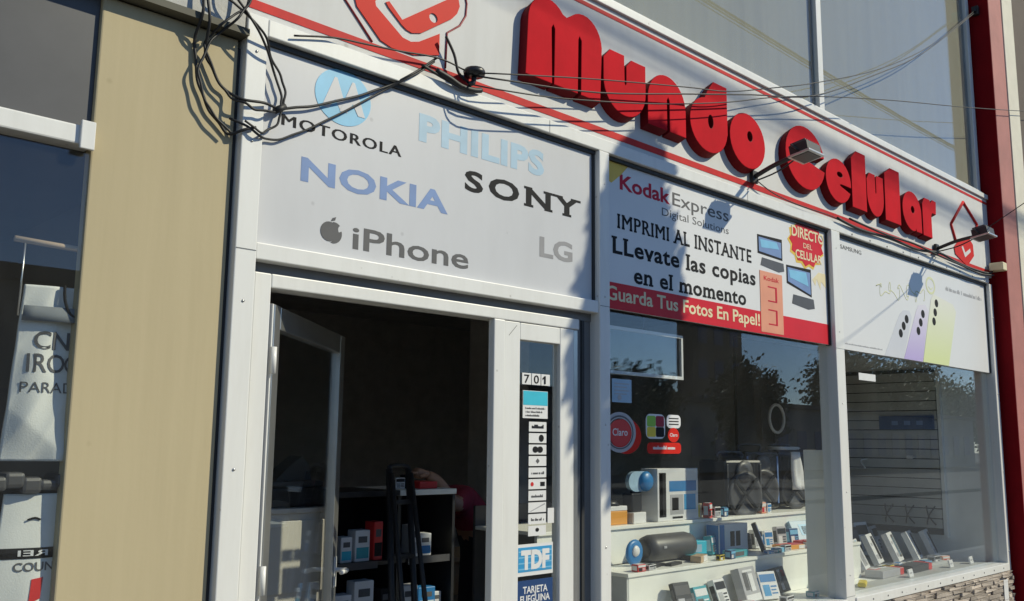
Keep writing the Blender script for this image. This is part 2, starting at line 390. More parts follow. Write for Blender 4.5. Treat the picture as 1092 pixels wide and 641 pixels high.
# ------------------------------------------------------------------ aluminium shopfront frame
fr = thing('shopfront_frame', 'white aluminium frame of the shopfront around door and windows', 'window frame', (5.3, 0, 0))
bx('jamb', 'alu', fr, 1.563, 1.648, -.035, .1, 0, 3.195, .004)
bx('jamb_groove', 'recess', fr, 1.648, 1.662, .0, .09, 0, 2.25)
bx('header', 'alu', fr, 1.65, 9.13, -.034, .1, 3.125, 3.193, .004)
bx('panel_bottom_rail', 'alu', fr, 1.649, 3.574, -.03, .08, 2.262, 2.325, .004)
bx('recess_strip', 'recess', fr, 1.663, 3.574, .025, .08, 2.222, 2.262)
bx('mullion', 'alu', fr, 3.575, 3.655, -.036, .1, 0, 3.124, .005)
bx('mullion', 'alu', fr, 6.08, 6.205, -.036, .1, 0, 3.124, .005)
bx('mullion', 'alu', fr, 9.128, 9.205, -.033, .1, .53, 3.124, .005)
bx('sill_rail', 'alu', fr, 6.206, 9.127, -.045, .1, .535, .598, .004)
bx('sill_rail', 'alu', fr, 3.656, 6.079, -.045, .1, .535, .598, .004)
# gaskets around boards
for (x0, x1, z0, z1) in ((1.649, 3.574, 2.326, 3.124), (3.656, 6.079, 2.30, 3.124), (6.206, 9.127, 2.29, 3.124)):
    t = .013
    gk = G(); gk.box(x0, x1, -.010, .03, z1-t*1.5, z1-.0005); gk.box(x0, x0+t*.8, -.004, .03, z0, z1-t*1.5); gk.box(x1-t*1.2, x1, -.004, .03, z0, z1-t*1.5)
    gk.build('gasket', 'gasket', fr)
for i in range(12):
    G().lathe([(.0001, .0), (.006, .0), (.006, .003)], (6.45+i*.23, -.045, .566), 8, 'y').build('rivet', 'recess', fr)
for i in range(10):
    G().lathe([(.0001, .0), (.007, .0), (.007, .003)], (6.4+i*.29, -.034, 3.14), 8, 'y').build('rivet', 'recess', fr)
for (x0, x1, z) in ((1.566, 1.645, 2.29), (1.566, 1.645, 1.02), (3.578, 3.652, 2.30), (6.083, 6.202, 2.28), (6.083, 6.202, .61)): bx('joint_line', 'recess', fr, x0, x1, -.0368, -.0355, z, z+.0025)
for x in (3.2, 5.0, 7.4): bx('joint_line', 'recess', fr, x, x+.0025, -.0352, -.034, 3.128, 3.19)
for x, zs in ((1.605, (.4, .9, 1.5, 2.1, 2.7, 3.05)), (3.615, (.5, 1.1, 1.7, 2.35, 2.95)), (6.142, (.75, 1.3, 1.9, 2.4, 3.0)), (9.165, (.7, 1.4, 2.1, 2.8))):
    for z in zs: G().lathe([(.0001, 0), (.0055, 0), (.005, .002)], (x, -.0362, z), 8, 'y').build('screw', 'alu2', fr)
# door frame and post
df = thing('door_frame', 'white inner frame of the open entrance doorway', 'door frame', (2.5, .05, 0))
bx('side_post', 'alu', df, 1.664, 1.735, .0, .1, 0, 2.221, .005)
bx('side_stop', 'alu2', df, 1.7355, 1.752, .035, .095, 0, 2.16, .002)
bx('head', 'alu', df, 1.7355, 3.46, .001, .1, 2.168, 2.2215, .005)
bx('middle_post', 'alu', df, 2.878, 2.948, .0005, .042, 0, 2.1675, .005)
bx('recessed_post', 'recess', df, 3.4605, 3.574, .03, .1, 0, 2.2215)
bx('recessed_groove', 'gasket', df, 3.50, 3.52, .022, .0299, 0, 2.2215)

# sidelight: narrow fixed leaf
sd = thing('sidelight_leaf', 'narrow white fixed door leaf covered in payment stickers', 'door', (3.19, .03, 0))
bx('stile', 'alu', sd, 2.9485, 3.05, .006, .06, .05, 2.1665, .004)
bx('stile', 'alu', sd, 3.325, 3.424, .006, .06, .05, 2.1665, .004)
bx('edge_strip', 'alu2', sd, 3.4275, 3.46, .012, .06, .05, 2.1665, .003)
bx('mitre_line', 'recess', sd, 3.0, 3.002, .0045, .0065, 2.09, 2.16, 0, True, ((3.0, 0, 2.125), Matrix.Rotation(radians(45), 3, 'Y')))
bx('top_rail', 'alu', sd, 3.0505, 3.3245, .0065, .06, 2.085, 2.166, .004)
bx('bottom_rail', 'alu', sd, 3.0505, 3.3245, .0065, .06, .05, .22, .004)
bx('pane', 'doorglass', sd, 3.0505, 3.3245, .028, .034, .22, 2.085)
def sticker(name, label, cat, x0, x1, z0, z1, m, y=.0265, th=.0012, group=None):
    t = thing(name, label, cat, ((x0+x1)/2, y, z0), group=group)
    bx('sheet', m, t, x0, x1, y-th, y+.001, z0, z1); return t
t = thing('house_number', 'three white plates reading 701 on the narrow glass leaf', 'number sign', (3.18, .0265, 1.875))
for i, ch in enumerate('701'):
    p = bx('plate', 'white', t, 3.083+i*.0645, 3.143+i*.0645, .0245, .0275, 1.878, 1.932, .001)
    if ch == '1': shape('digit', [[(3.231, 1.886), (3.241, 1.886), (3.241, 1.924), (3.233, 1.924), (3.221, 1.914), (3.221, 1.906), (3.231, 1.912)]], .0235, .0015, 'black', p)
    else: lettering('digit', ch, 3.096+i*.0645, 3.131+i*.0645, 1.886, .038, .0245, 'black', p, .012)
t = sticker('notice_sticker', 'cyan and white notice sticker under the 701 plates', 'sticker', 3.09, 3.258, 1.72, 1.85, 'white')
bx('cyan_field', 'cyan', t, 3.092, 3.256, .0243, .0258, 1.782, 1.848)
for k in range(3): printline('text_line', 3.105, 3.24-.02*k, 1.763-k*.017, .009, .0253, 'greyprint', t, k)
pos = ['topmost', 'second', 'third', 'fourth', 'fifth', 'sixth', 'seventh', 'eighth', 'ninth', 'lowest']
marks = ['with dark lettering', 'with a dark half circle', 'with two dark ovals', 'with a small diamond', 'with faint grey lettering', 'with red and black spots', 'with one line of grey letters', 'with a slanting stripe', 'with wide grey lettering', 'with a small dark emblem']
for i in range(10):
    z1 = 1.704-i*.0535; z0 = z1-.046
    t = sticker('card_sticker', f'{pos[i]} of the ten small white card stickers, {marks[i]}', 'sticker', 3.132, 3.25, z0, z1, 'white', group='column of card stickers on the glass leaf')
    zc = (z0+z1)/2; y = .0252
    if i in (0, 4, 6, 8): printline('text_line', 3.15, 3.235, zc-.008, .018 if i == 0 else .013, y, 'black' if i == 0 else 'greyprint', t, i+3)
    elif i == 1: shape('mark', [arc(3.215, zc, .017, .017, 0, 350, 14)], y, .001, 'black', t)
    elif i == 2:
        for dx in (-.016, .016): shape('mark', [arc(3.191+dx, zc, .019, .015, 0, 350, 14)], y-(dx > 0)*.0004, .001, 'black', t)
    elif i == 3: shape('mark', [[(3.191, zc-.012), (3.204, zc), (3.191, zc+.012), (3.178, zc)]], y, .001, 'greyprint', t)
    elif i == 5:
        shape('mark', [arc(3.155, zc, .01, .01, 0, 350, 12)], y, .001, 'redbox', t); shape('mark', [[(3.21, zc-.01), (3.24, zc-.01), (3.24, zc+.01), (3.21, zc+.01)]], y, .001, 'black', t)
    elif i == 7: shape('mark', [[(3.14, zc-.018), (3.15, zc-.018), (3.242, zc+.012), (3.242, zc+.019)]], y, .001, 'lgrey', t)
    else: shape('mark', [arc(3.191, zc+.004, .012, .009, 0, 350, 12)], y, .001, 'black', t)
t = sticker('card_logo_sticker', 'blue sticker with white letters TDF on the glass leaf', 'sticker', 3.06, 3.298, 1.0, 1.142, 'white')
bx('blue_field', 'tdf', t, 3.068, 3.29, .0241, .0256, 1.018, 1.128)
for k in range(4): bx('stripe', 'sky', t, 3.0685, 3.2895, .0235, .02405, 1.028+k*.026, 1.034+k*.026)
lettering('letters', 'TDF', 3.085, 3.272, 1.034, .075, .0238, 'white', t, .06)
t = sticker('card_promo_sticker', 'navy sticker reading TARJETA FUEGUINA below the blue TDF sticker', 'sticker', 3.062, 3.298, .80, .98, 'navy')
lettering('letters', 'TARJETA', 3.10, 3.262, .922, .03, .0253, 'white', t, .02)
lettering('letters', 'FUEGUINA', 3.083, 3.278, .882, .03, .0253, 'white', t, .02)
bx('pink_block', 'redbox', t, 3.14, 3.23, .0245, .0258, .81, .868)
sticker('paper_slip', 'small white paper slip stuck beside the column of card stickers', 'paper', 3.262, 3.305, 1.23, 1.30, 'white')

# open door leaf
HX, HY = 1.765, .06; LA = math.atan2(.74, .815); LW = 1.10
dl = thing('door_leaf', 'open glazed entrance door leaf swung inwards, white metal frame', 'door', (HX, HY, 0), LA)
bx('hinge_stile', 'alu2', dl, .0, .075, -.022, .022, .02, 2.115, .004, False)
bx('hinge_edge', 'alu', dl, -.012, -.0005, -.018, .018, .02, 2.115, .002, False)
bx('lock_stile', 'alu2', dl, LW-.085, LW, -.022, .022, .02, 2.115, .004, False)
bx('top_rail', 'alu2', dl, .0755, LW-.0855, -.0215, .0215, 2.025, 2.1145, .004, False)
bx('bottom_rail', 'alu2', dl, .0755, LW-.0855, -.0215, .0215, .02, .18, .004, False)
bx('glazing', 'doorglass', dl, .0755, LW-.0855, -.003, .003, .18, 2.025, 0, False)
h = G().tube([(LW-.04, -.02, 1.0), (LW-.04, -.07, 1.0), (LW-.06, -.085, 1.0), (LW-.16, -.085, 1.005)], .011, 8).build('handle', 'white', dl, False)
bx('escutcheon', 'white', h, LW-.06, LW-.02, -.028, -.0225, .92, 1.06, .002, False)
for z in (.3, 1.05, 1.85): G().tube([(-.016, -.03, z), (-.016, -.03, z+.1)], .012, 8).build('hinge', 'alu', dl, False)

# ------------------------------------------------------------------ brand board above the door
bd = thing('brand_board', 'white board of phone and electronics brand names above the doorway', 'sign', (2.6, .02, 2.33))
bx('board', 'panel', bd, 1.66, 3.557, .004, .04, 2.327, 3.103)
PY = .004
c = shape('round_emblem', [arc(2.02, 2.992, .135, .118, 0, 352, 40)], PY-.0003, .0015, 'sky', bd)
for s_, dx in ((-1, -.04), (1, .045)):
    shape('emblem_peak', [[(2.02+dx-.062, 2.93), (2.02+dx-.006, 3.068), (2.02+dx+.006, 3.068), (2.02+dx+.062, 2.93), (2.02+dx+.028, 2.93), (2.02+dx, 2.975), (2.02+dx-.028, 2.93)]], PY-.0018-(.0006 if s_ > 0 else 0), .001, 'panel', c)
lettering('brand_name', 'MOTOROLA', 1.746, 2.32, 2.808, .044, PY, 'black', bd, .024, spacing=1.15)
lettering('brand_name', 'PHILIPS', 2.414, 3.201, 2.912, .112, PY, 'paleblue', bd, .045, spacing=1.08)
lettering('brand_name', 'NOKIA', 1.839, 2.587, 2.608, .09, PY, 'nokia', bd, .03, spacing=1.05)
lettering('brand_name', 'SONY', 2.684, 3.459, 2.74, .09, PY, 'black', bd, .03, slab=True, spacing=1.25)
lettering('brand_name', 'iPhone', 2.09, 2.715, 2.374, .09, PY, 'greyprint', bd, .014)
lettering('brand_name', 'LG', 3.173, 3.41, 2.506, .092, PY, 'midgrey', bd, .03)
ap = shape('apple_mark', [arc(1.978, 2.425, .04, .04, 60, 330, 16)[:-1]+arc(2.0, 2.42, .038, .04, -110, 20, 10)+arc(2.045, 2.44, .026, .022, 215, 145, 6)+arc(2.0, 2.432, .036, .034, 40, 100, 6)], PY-.0003, .0015, 'greyprint', bd)
shape('leaf_mark', [[(1.985, 2.468), (1.992, 2.482), (2.008, 2.488), (2.004, 2.474)]], PY-.0003, .0015, 'greyprint', ap)

# ------------------------------------------------------------------ fascia sign
fs = thing('fascia_sign', 'long white fascia sign with raised red letters Mundo Celular', 'sign', (5.4, 0, 3.2))
bx('fascia_panel', 'fascia', fs, 1.564, 9.27, -.012, .055, 3.196, 3.955, .003)
bx('top_flashing', 'alu', fs, 1.564, 9.27, -.03, .055, 3.956, 4.0, .003)
bx('lower_red_stripe', 'redprint', fs, 1.575, 9.26, -.0145, -.0118, 3.225, 3.262)
bx('upper_red_stripe', 'redprint', fs, 1.575, 9.26, -.0142, -.0118, 3.905, 3.928)
FY, DEP = -.0135, .05
def letter(ch, *loops):
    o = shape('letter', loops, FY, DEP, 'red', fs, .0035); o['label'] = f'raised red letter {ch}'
    o.data.materials.append(M['redshade'])
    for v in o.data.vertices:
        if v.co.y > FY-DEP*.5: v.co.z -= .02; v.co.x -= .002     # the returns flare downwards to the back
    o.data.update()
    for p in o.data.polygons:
        if p.normal.y > -.5: p.material_index = 1  # shade of sides and undersides is put into a darker red
letter('M', [(3.0, 3.37), (3.015, 3.66)]+arc(3.155, 3.66, .14, .142, 172, 42, 10)+[(3.29, 3.745)]+arc(3.42, 3.66, .14, .145, 128, 4, 10)+[(3.545, 3.37), (3.40, 3.37), (3.405, 3.66), (3.385, 3.685), (3.375, 3.66), (3.37, 3.37), (3.20, 3.37), (3.205, 3.66), (3.19, 3.685), (3.175, 3.66), (3.18, 3.37)])
letter('u', [(3.578, 3.63), (3.63, 3.685), (3.745, 3.685), (3.748, 3.53), (3.758, 3.515), (3.768, 3.53), (3.768, 3.63), (3.81, 3.675), (3.93, 3.675)]+arc(3.754, 3.515, .176, .165, 0, -180, 18))
letter('n', [(3.955, 3.36)]+arc(4.13, 3.51, .175, .17, 180, 0, 18)+[(4.305, 3.36), (4.155, 3.36), (4.155, 3.54), (4.14, 3.562), (4.125, 3.54), (4.125, 3.36)])
letter('d', [(4.74, 3.78), (4.74, 3.48)]+arc(4.545, 3.495, .192, .165, -8, -258, 24)+[(4.535, 3.705), (4.60, 3.78)], arc(4.562, 3.522, .03, .045, 0, 345, 12))
letter('o', arc(4.97, 3.5, .2, .175, 0, 352, 30), arc(4.995, 3.535, .033, .036, 0, 345, 12))
letter('C', arc(5.70, 3.555, .265, .218, 14, 346, 30)+[(5.72, 3.535), (5.685, 3.552), (5.72, 3.572)])
letter('e', arc(6.165, 3.49, .187, .158, 0, 335, 28)+[(6.20, 3.452), (6.17, 3.462), (6.20, 3.474), (6.352, 3.474)], arc(6.185, 3.54, .045, .022, 0, 340, 12))
letter('l', [(6.37, 3.34), (6.375, 3.71), (6.455, 3.775), (6.60, 3.775), (6.595, 3.34)])
letter('u', [(6.615, 3.6), (6.66, 3.655), (6.752, 3.655), (6.752, 3.52), (6.762, 3.505), (6.772, 3.52), (6.772, 3.64), (6.79, 3.655), (6.89, 3.655)]+arc(6.752, 3.485, .138, .15, 0, -180, 16))
letter('l', [(6.915, 3.34), (6.925, 3.71), (7.03, 3.77), (7.19, 3.77), (7.185, 3.34)])
letter('a', [(7.585, 3.34), (7.585, 3.52)]+arc(7.41, 3.495, .178, .16, 15, 285, 26)+[(7.47, 3.365), (7.48, 3.34)], arc(7.42, 3.51, .035, .032, 0, 345, 12))
letter('r', [(7.615, 3.335), (7.62, 3.60), (7.665, 3.655), (7.77, 3.655), (7.785, 3.63), (7.83, 3.665), (7.90, 3.66), (7.89, 3.555), (7.815, 3.555), (7.79, 3.53), (7.79, 3.335)])
# emblem at the left end
LY = -.0148
bdg = shape('emblem', [[(2.03, 3.56), (2.035, 3.45), (2.055, 3.395), (2.18, 3.285), (2.24, 3.27), (2.36, 3.275), (2.50, 3.318), (2.50, 3.42), (2.385, 3.345), (2.34, 3.33), (2.295, 3.335), (2.15, 3.43), (2.145, 3.45), (2.30, 3.66), (2.42, 3.80), (2.30, 3.86), (2.10, 3.72)]], LY, .003, 'logored', fs)
shape('emblem_phone', [[(2.2, 3.465), (2.215, 3.447), (2.29, 3.39), (2.315, 3.377), (2.345, 3.372), (2.395, 3.388), (2.57, 3.515), (2.60, 3.55), (2.615, 3.59), (2.605, 3.63), (2.575, 3.65), (2.55, 3.605), (2.29, 3.415), (2.218, 3.475)], arc(2.462, 3.482, .024, .022, 0, 345, 14)], LY, .003, 'logored', bdg)
ct = G(); ct.tube([(1.975, LY, 3.6), (1.978, LY, 3.45), (1.998, LY, 3.405), (2.14, LY, 3.265)], .0045, 6, 0); ct.tube([(2.54, LY, 3.27), (2.545, LY, 3.44), (2.62, LY, 3.50), (2.655, LY, 3.56), (2.66, LY, 3.62), (2.64, LY, 3.70)], .0045, 6, 0)
ct.build('emblem_outline', 'darkred', bdg)
# emblem at the right end
d2 = G()
for a, b in (((8.66, 3.82), (8.34, 3.56)), ((8.34, 3.56), (8.42, 3.43)), ((8.66, 3.82), (8.97, 3.66)), ((8.97, 3.66), (8.87, 3.53))):
    d2.tube([(a[0], LY, a[1]), (b[0], LY, b[1])], .014, 6, 0)
e2 = d2.build('emblem', 'redprint', fs)
shape('emblem_heart', [[(8.38, 3.36), (8.40, 3.30), (8.66, 3.225), (8.84, 3.345), (8.83, 3.45), (8.74, 3.50), (8.50, 3.44)]], LY-.001, .003, 'logored', e2)

shape('emblem_chevron', [[(8.55, 3.385), (8.62, 3.30), (8.76, 3.37), (8.75, 3.40), (8.63, 3.345), (8.58, 3.40)]], LY-.0042, .001, 'fascia', e2)
# ------------------------------------------------------------------ photo poster in the first window
po = thing('photo_poster', 'photo printing poster with wide red band at the top of the first window', 'poster', (4.87, .02, 2.3))
bx('sheet', 'poster', po, 3.667, 6.062, .006, .02, 2.304, 3.103)
QY = .006
bx('red_band', 'posterred', po, 3.668, 6.061, .0046, .0062, 2.305, 2.446)
bx('yellow_corner', 'yellow', po, 3.668, 3.70, .0045, .0062, 2.99, 3.102)
shape('yellow_corner', [[(3.7005, 2.99), (3.72, 2.985), (3.80, 3.045), (3.86, 3.102), (3.7005, 3.102)]], QY, .0014, 'yellow', po)
lettering('wordmark', 'Kodak', 3.79, 4.24, 2.966, .08, QY, 'kodakred', po, .025)
lettering('wordmark', 'Express', 4.263, 4.84, 2.966, .075, QY, 'greyprint', po, .004)
lettering('slogan', 'Digital Solutions', 4.162, 4.837, 2.887, .045, QY, 'greyprint', po, -.004)
lettering('slogan', 'IMPRIMI AL INSTANTE', 3.773, 5.089, 2.745, .08, QY, 'black', po, .02, slab=True, spacing=1.12)
lettering('slogan', 'LLevate las copias', 3.728, 5.13, 2.606, .088, QY, 'black', po, .025, slab=True, spacing=1.08)
lettering('slogan', 'en el momento', 3.904, 5.014, 2.466, .085, QY, 'black', po, .025, slab=True, spacing=1.08)
lettering('slogan', 'Guarda Tus Fotos En Papel!', 3.672, 5.165, 2.352, .072, .0046, 'cream', po, .018)
k = bx('kiosk_body', 'orange', po, 5.18, 5.452, .0030, .0063, 2.318, 2.712)
lettering('kiosk_name', 'Kodak', 5.225, 5.41, 2.655, .028, .003, 'posterred', k, .01)
for z in (2.37, 2.52):
    gg = G(); gg.box(5.27, 5.38, .0021, .0029, z+.092, z+.1); gg.box(5.36, 5.38, .0018, .0025, z-.0, z+.0915); gg.box(5.27, 5.3595, .0021, .0029, z-.0, z+.008)
    gg.build('print_slot', 'kodakred', k)
def laptop(x0, x1, z0, z1, sk, bz0, bz1, bs, par):
    s = shape('screen_bezel', [[(x0, z0+sk), (x0, z1), (x1, z1+.01), (x1, z0)]], QY, .0016, 'black', par); d = .014
    shape('screen_picture', [[(x0+d, z0+sk+d), (x0+d, z1-d), (x1-d, z1-d), (x1-d, z0+d)]], QY-.0017, .001, 'nokia', s)
    shape('screen_glow', [[(x0+d*3, z0+sk+d*3), (x0+d*2, z1-d*2), (x1-d*5, z1-d*1.5), (x1-d*3, z0+d*5)]], QY-.0029, .0006, 'sky', s)
    shape('keyboard_base', [[(x0+bs, bz0+.02), (x0+bs+.02, bz1), (x1+bs*.4, bz1-.006), (x1+bs*.6, bz0+.015), (x1-.05, bz0)]], QY-.0002, .0016, 'plasticg', par)
laptop(5.165, 5.468, 2.812, 2.945, .01, 2.728, 2.80, .03, po)
laptop(5.515, 5.842, 2.612, 2.795, .06, 2.522, 2.605, .06, po)
st = []
for i in range(26):
    r = 1 if i % 2 else .86; a = 2*pi*i/26
    st.append((5.80+.235*r*cos(a), 2.985+.168*r*sin(a)))
st = [(min(x, 6.055), min(z, 3.10)) for x, z in st]
ys = [(x-.01+(x-5.8)*.06, z-.01+(z-2.985)*.06) for x, z in st]; ys = [(min(x, 6.058), min(z, 3.1015)) for x, z in ys]
shape('burst_edge', [ys], QY, .001, 'yellow', po)
bu = shape('burst', [st], QY-.0012, .0012, 'posterred', po)
lettering('burst_text', 'DIRECTO', 5.60, 6.04, 3.01, .07, QY-.0024, 'cream', bu, .02)
lettering('burst_text', 'DEL', 5.75, 5.87, 2.945, .035, QY-.0024, 'cream', bu, .0)
lettering('burst_text', 'CELULAR', 5.64, 6.0, 2.865, .055, QY-.0024, 'cream', bu, .02)
shape('yellow_splash', [[(5.86, 2.74), (5.90, 2.70), (5.92, 2.75), (5.97, 2.68), (5.98, 2.74), (6.05, 2.70), (6.055, 2.80), (5.95, 2.80)]], QY, .001, 'cream', po)

# ------------------------------------------------------------------ phone poster in the second window
pp = thing('phone_poster', 'pale phone poster with lilac and lime handsets atop the second window', 'poster', (7.66, .02, 2.29))
bx('sheet', 'poster', pp, 6.217, 9.11, .006, .02, 2.292, 3.103)
lettering('wordmark', 'SAMSUNG', 6.29, 6.62, 3.026, .03, QY, 'greyprint', pp, .012)
printline('slogan', 8.19, 9.02, 2.95, .036, QY, 'lgrey', pp, 21)
sc = G(); pts = []
for k in range(40):
    u = k/39; pts.append((6.84+.9*u+.05*sin(k*.9), QY-.0002, 2.80+.045*sin(k*.75)+.025*sin(k*1.9+1)+.05*u))
sc.tube(pts, .0045, 4, 3); sc.v = [(p[0], max(p[1], QY-.0012) if p[1] < QY else QY-.0001, p[2]) for p in sc.v]; sc.build('scribble', 'lime', pp)
shape('smiley', [arc(7.87, 2.95, .095, .075, 0, 352, 24), arc(7.87, 2.95, .075, .056, 0, 350, 24)], QY, .0012, 'lime', pp)
shape('smile', [arc(7.87, 2.95, .045, .035, 200, 340, 8)+arc(7.87, 2.95, .038, .025, 340, 200, 8)], QY, .0012, 'lime', pp)
def handset(pts, cams, m, yy):
    p = shape('handset', [pts], yy, .0011, m, pp)
    for x, z in cams: shape('lens', [arc(x, z, .035, .034, 0, 350, 16)], yy-.0012, .001, 'black', p)
handset([(6.93, 2.294), (7.23, 2.64), (7.30, 2.68), (7.42, 2.69), (7.46, 2.64), (7.27, 2.294)], ((7.36, 2.615), (7.298, 2.555), (7.237, 2.491)), 'icephone', QY)
handset([(7.275, 2.294), (7.55, 2.70), (7.60, 2.755), (7.74, 2.775), (7.80, 2.73), (7.63, 2.294)], ((7.68, 2.69), (7.628, 2.615), (7.573, 2.54)), 'violet', QY-.0004)
handset([(7.635, 2.294), (7.86, 2.83), (7.92, 2.885), (8.0, 2.875), (8.33, 2.84), (8.39, 2.78), (8.16, 2.294)], ((7.97, 2.811), (7.933, 2.73), (7.898, 2.65)), 'limephone', QY-.0008)
printline('small_print', 6.30, 6.9, 2.33, .011, QY, 'lgrey', pp, 5)

# ------------------------------------------------------------------ display windows: glass
for nm, lb, x0, x1 in (('display_window', 'large shop window pane below the photo printing poster', 3.668, 6.063), ('display_window', 'large shop window pane below the pale phone poster', 6.217, 9.11)):
    o = bx(nm, 'glass', None, x0, x1, .0275, .0335, .598, 2.291); tag(o, lb, 'window', 'display window panes')
# stickers on first window
YG = .0262
mo = thing('clear_noticeboard', 'thin white framed clear board hung behind the first window', 'noticeboard', (4.07, .1, 1.98))
gg = G(); gg.box(3.79, 4.46, .09, .105, 2.215, 2.233); gg.box(3.79, 4.46, .09, .105, 1.975, 1.993); gg.box(3.79, 3.806, .09, .105, 1.993, 2.215); gg.box(4.444, 4.46, .09, .105, 1.993, 2.215)
gg.build('border', 'white', mo); bx('clear_board', 'doorglass', mo, 3.8065, 4.4435, .095, .1, 1.9935, 2.2145)
bx('hanger', 'dkmetal', mo, 4.1, 4.105, .096, .1, 2.234, 2.30)
t = sticker('notice_paper', 'pale blue notice paper on the first window below the framed board', 'paper', 3.74, 3.90, 1.82, 1.942, 'paleblue', YG)
for k in range(4): bx('text_row', 'lgrey', t, 3.76, 3.88-.02*(k % 2), YG-.0018, YG-.0011, 1.915-k*.018, 1.921-k*.018)
shape('seal', [arc(3.80, 1.845, .016, .014, 0, 340, 12)], YG-.0013, .0008, 'lgrey', t)
t = thing('round_sticker', 'round red and white Claro sticker on the first window', 'sticker', (3.81, YG, 1.56))
shape('red_backing', [arc(3.855, 1.645, .125, .092, 0, 352, 30)], YG, .001, 'logored', t)
shape('white_ring', [arc(3.80, 1.665, .132, .105, 0, 354, 36), arc(3.80, 1.662, .098, .075, 0, 352, 30)], YG-.0012, .0009, 'lgrey', t)
shape('ring_line', [arc(3.80, 1.665, .112, .088, 0, 354, 36), arc(3.80, 1.664, .103, .08, 0, 352, 30)], YG-.0022, .0005, 'greyprint', t)
f = shape('red_disc', [arc(3.80, 1.662, .09, .07, 0, 352, 30)], YG-.0012, .0012, 'redbox', t)
lettering('word', 'Claro', 3.74, 3.862, 1.648, .036, YG-.0024, 'white', f, .01)
t = thing('panel_sticker', 'four colour rounded sticker with small red Claro disc and red strip', 'sticker', (4.18, YG, 1.55))
def rr(x0, x1, z0, z1, r): return arc(x1-r, z1-r*.85, r, r*.85, 0, 90, 5)+arc(x0+r, z1-r*.85, r, r*.85, 90, 180, 5)+arc(x0+r, z0+r*.85, r, r*.85, 180, 270, 5)+arc(x1-r, z0+r*.85, r, r*.85, 270, 360, 5)
shape('white_card', [rr(4.02, 4.19, 1.635, 1.768, .04)], YG, .0009, 'white', t)
for (a, b, c_, d, mm) in ((4.03, 4.105, 1.70, 1.758, 'greenbox'), (4.107, 4.18, 1.70, 1.758, 'maroon'), (4.03, 4.105, 1.645, 1.698, 'ymark'), (4.107, 4.18, 1.645, 1.698, 'black')):
    shape('colour_square', [rr(a, b, c_, d, .012)], YG-.0011, .0007, mm, t)
shape('white_card', [rr(4.205, 4.335, 1.695, 1.768, .03)], YG, .0009, 'white', t)
for k in range(3): bx('text_row', 'black', t, 4.225, 4.315, YG-.0017, YG-.001, 1.745-k*.016, 1.751-k*.016)
f = shape('red_disc', [arc(4.265, 1.657, .052, .04, 0, 350, 24)], YG-.0013, .001, 'logored', t)
lettering('word', 'Claro', 4.23, 4.30, 1.649, .018, YG-.0024, 'white', f, .01)
f = shape('red_strip', [rr(4.03, 4.335, 1.555, 1.615, .025)], YG, .0009, 'logored', t)
printline('text_line', 4.08, 4.29, 1.578, .02, YG-.001, 'white', f, 9)
sticker('window_label', 'small white label stuck high on the second window', 'label', 6.53, 6.80, 2.088, 2.14, 'white', YG)

# ------------------------------------------------------------------ stone riser under second window
ris = thing('stone_riser', 'low ledgestone wall below the second shop window', 'wall', (7.7, 0, 0))
bx('core', 'bark', ris, 6.206, 9.2, .0, .12, 0, .534)
bx('core_plinth', 'stucco', ris, 3.656, 6.205, -.02, .12, 0, .534)
sm = []
for k in range(5):
    q = G(); q.box(0, 1, 0, 1, 0, 1); me = bpy.data.meshes.new('stone'); vv = [(x+random.uniform(-.02, .02)*(1), y*(1 if y > .5 else 1)+(random.uniform(-.35, .35) if y < .5 else 0), z+random.uniform(-.09, .09)) for x, y, z in q.v]
    me.from_pydata(vv, [], q.f); me.materials.append(M['stone']); sm.append(me)
z = .5325; 
while z > .12:
    h = random.uniform(.02, .036); x = 6.6+random.uniform(0, .1)
    while x < 9.19:
        l_ = random.uniform(.1, .28); l_ = min(l_, 9.2-x+.001)
        o = bpy.data.objects.new('stone', random.choice(sm)); COL.objects.link(o); o.parent = ris
        o.location = (x-7.7, -.04+random.uniform(-.008, .006), z-h+.0); o.scale = (l_-.004, .038, h-.003); x += l_
    z -= h
bx('white_patch', 'white', ris, 8.93, 9.03, -.056, -.052, .28, .47)

# ------------------------------------------------------------------ upper windows
uw = thing('upper_window', 'large upper storey window with grey blind above the fascia', 'window', (5, .1, 4))
bx('sill', 'alu', uw, .2, 9.2, .0, .056, 4.001, 4.03, .003)
for x in (3.0, 6.10, 9.16): bx('mullion', 'alu', uw, x, x+.075, .02, .09, 4.031, 7.4, .004)
for a, b in ((.2, 2.999), (3.076, 6.099), (6.176, 9.159)):
    bx('pane', 'upglass', uw, a, b, .05, .056, 4.031, 7.4)
    bx('side_gasket', 'recess', uw, b-.022, b-.001, .0565, .068, 4.031, 7.4)
for a, b in ((.22, 2.999), (3.076, 6.099), (6.176, 9.159)): bx('blind', 'blind', uw, a, b, .0705, .075, 3.99, 7.45)

# ------------------------------------------------------------------ red column and far neighbour
rc = thing('red_column', 'dark red painted column at the right end of the shopfront', 'column', (9.4, 0, 0))
bx('shaft', 'redcol', rc, 9.283, 9.64, -.15, .5, 0, 8, .004); bx('side_shade_strip', 'colshade', rc, 9.275, 9.2828, -.147, .04, 0, 8)  # thin dark red strip paints shade onto the column's left face
nb = thing('neighbour_building', 'cream neighbouring building front right of the red column', 'building', (12, 0, 0))
bx('pier', 'creamwall', nb, 9.645, 9.95, -.16, .5, 0, 8, .004)
bx('wall', 'brown', nb, 9.955, 20, -.12, .5, 0, 8)
bx('cornice', 'creamwall', nb, 9.955, 20, -.3, -.125, 3.2, 3.5)
o = G(); o.box(9.15, 9.255, -.16, -.035, 3.245, 3.32, .008); jb = o.build('junction_box', 'cream'); tag(jb, 'small cream junction box at the lower right end of the fascia', 'box')

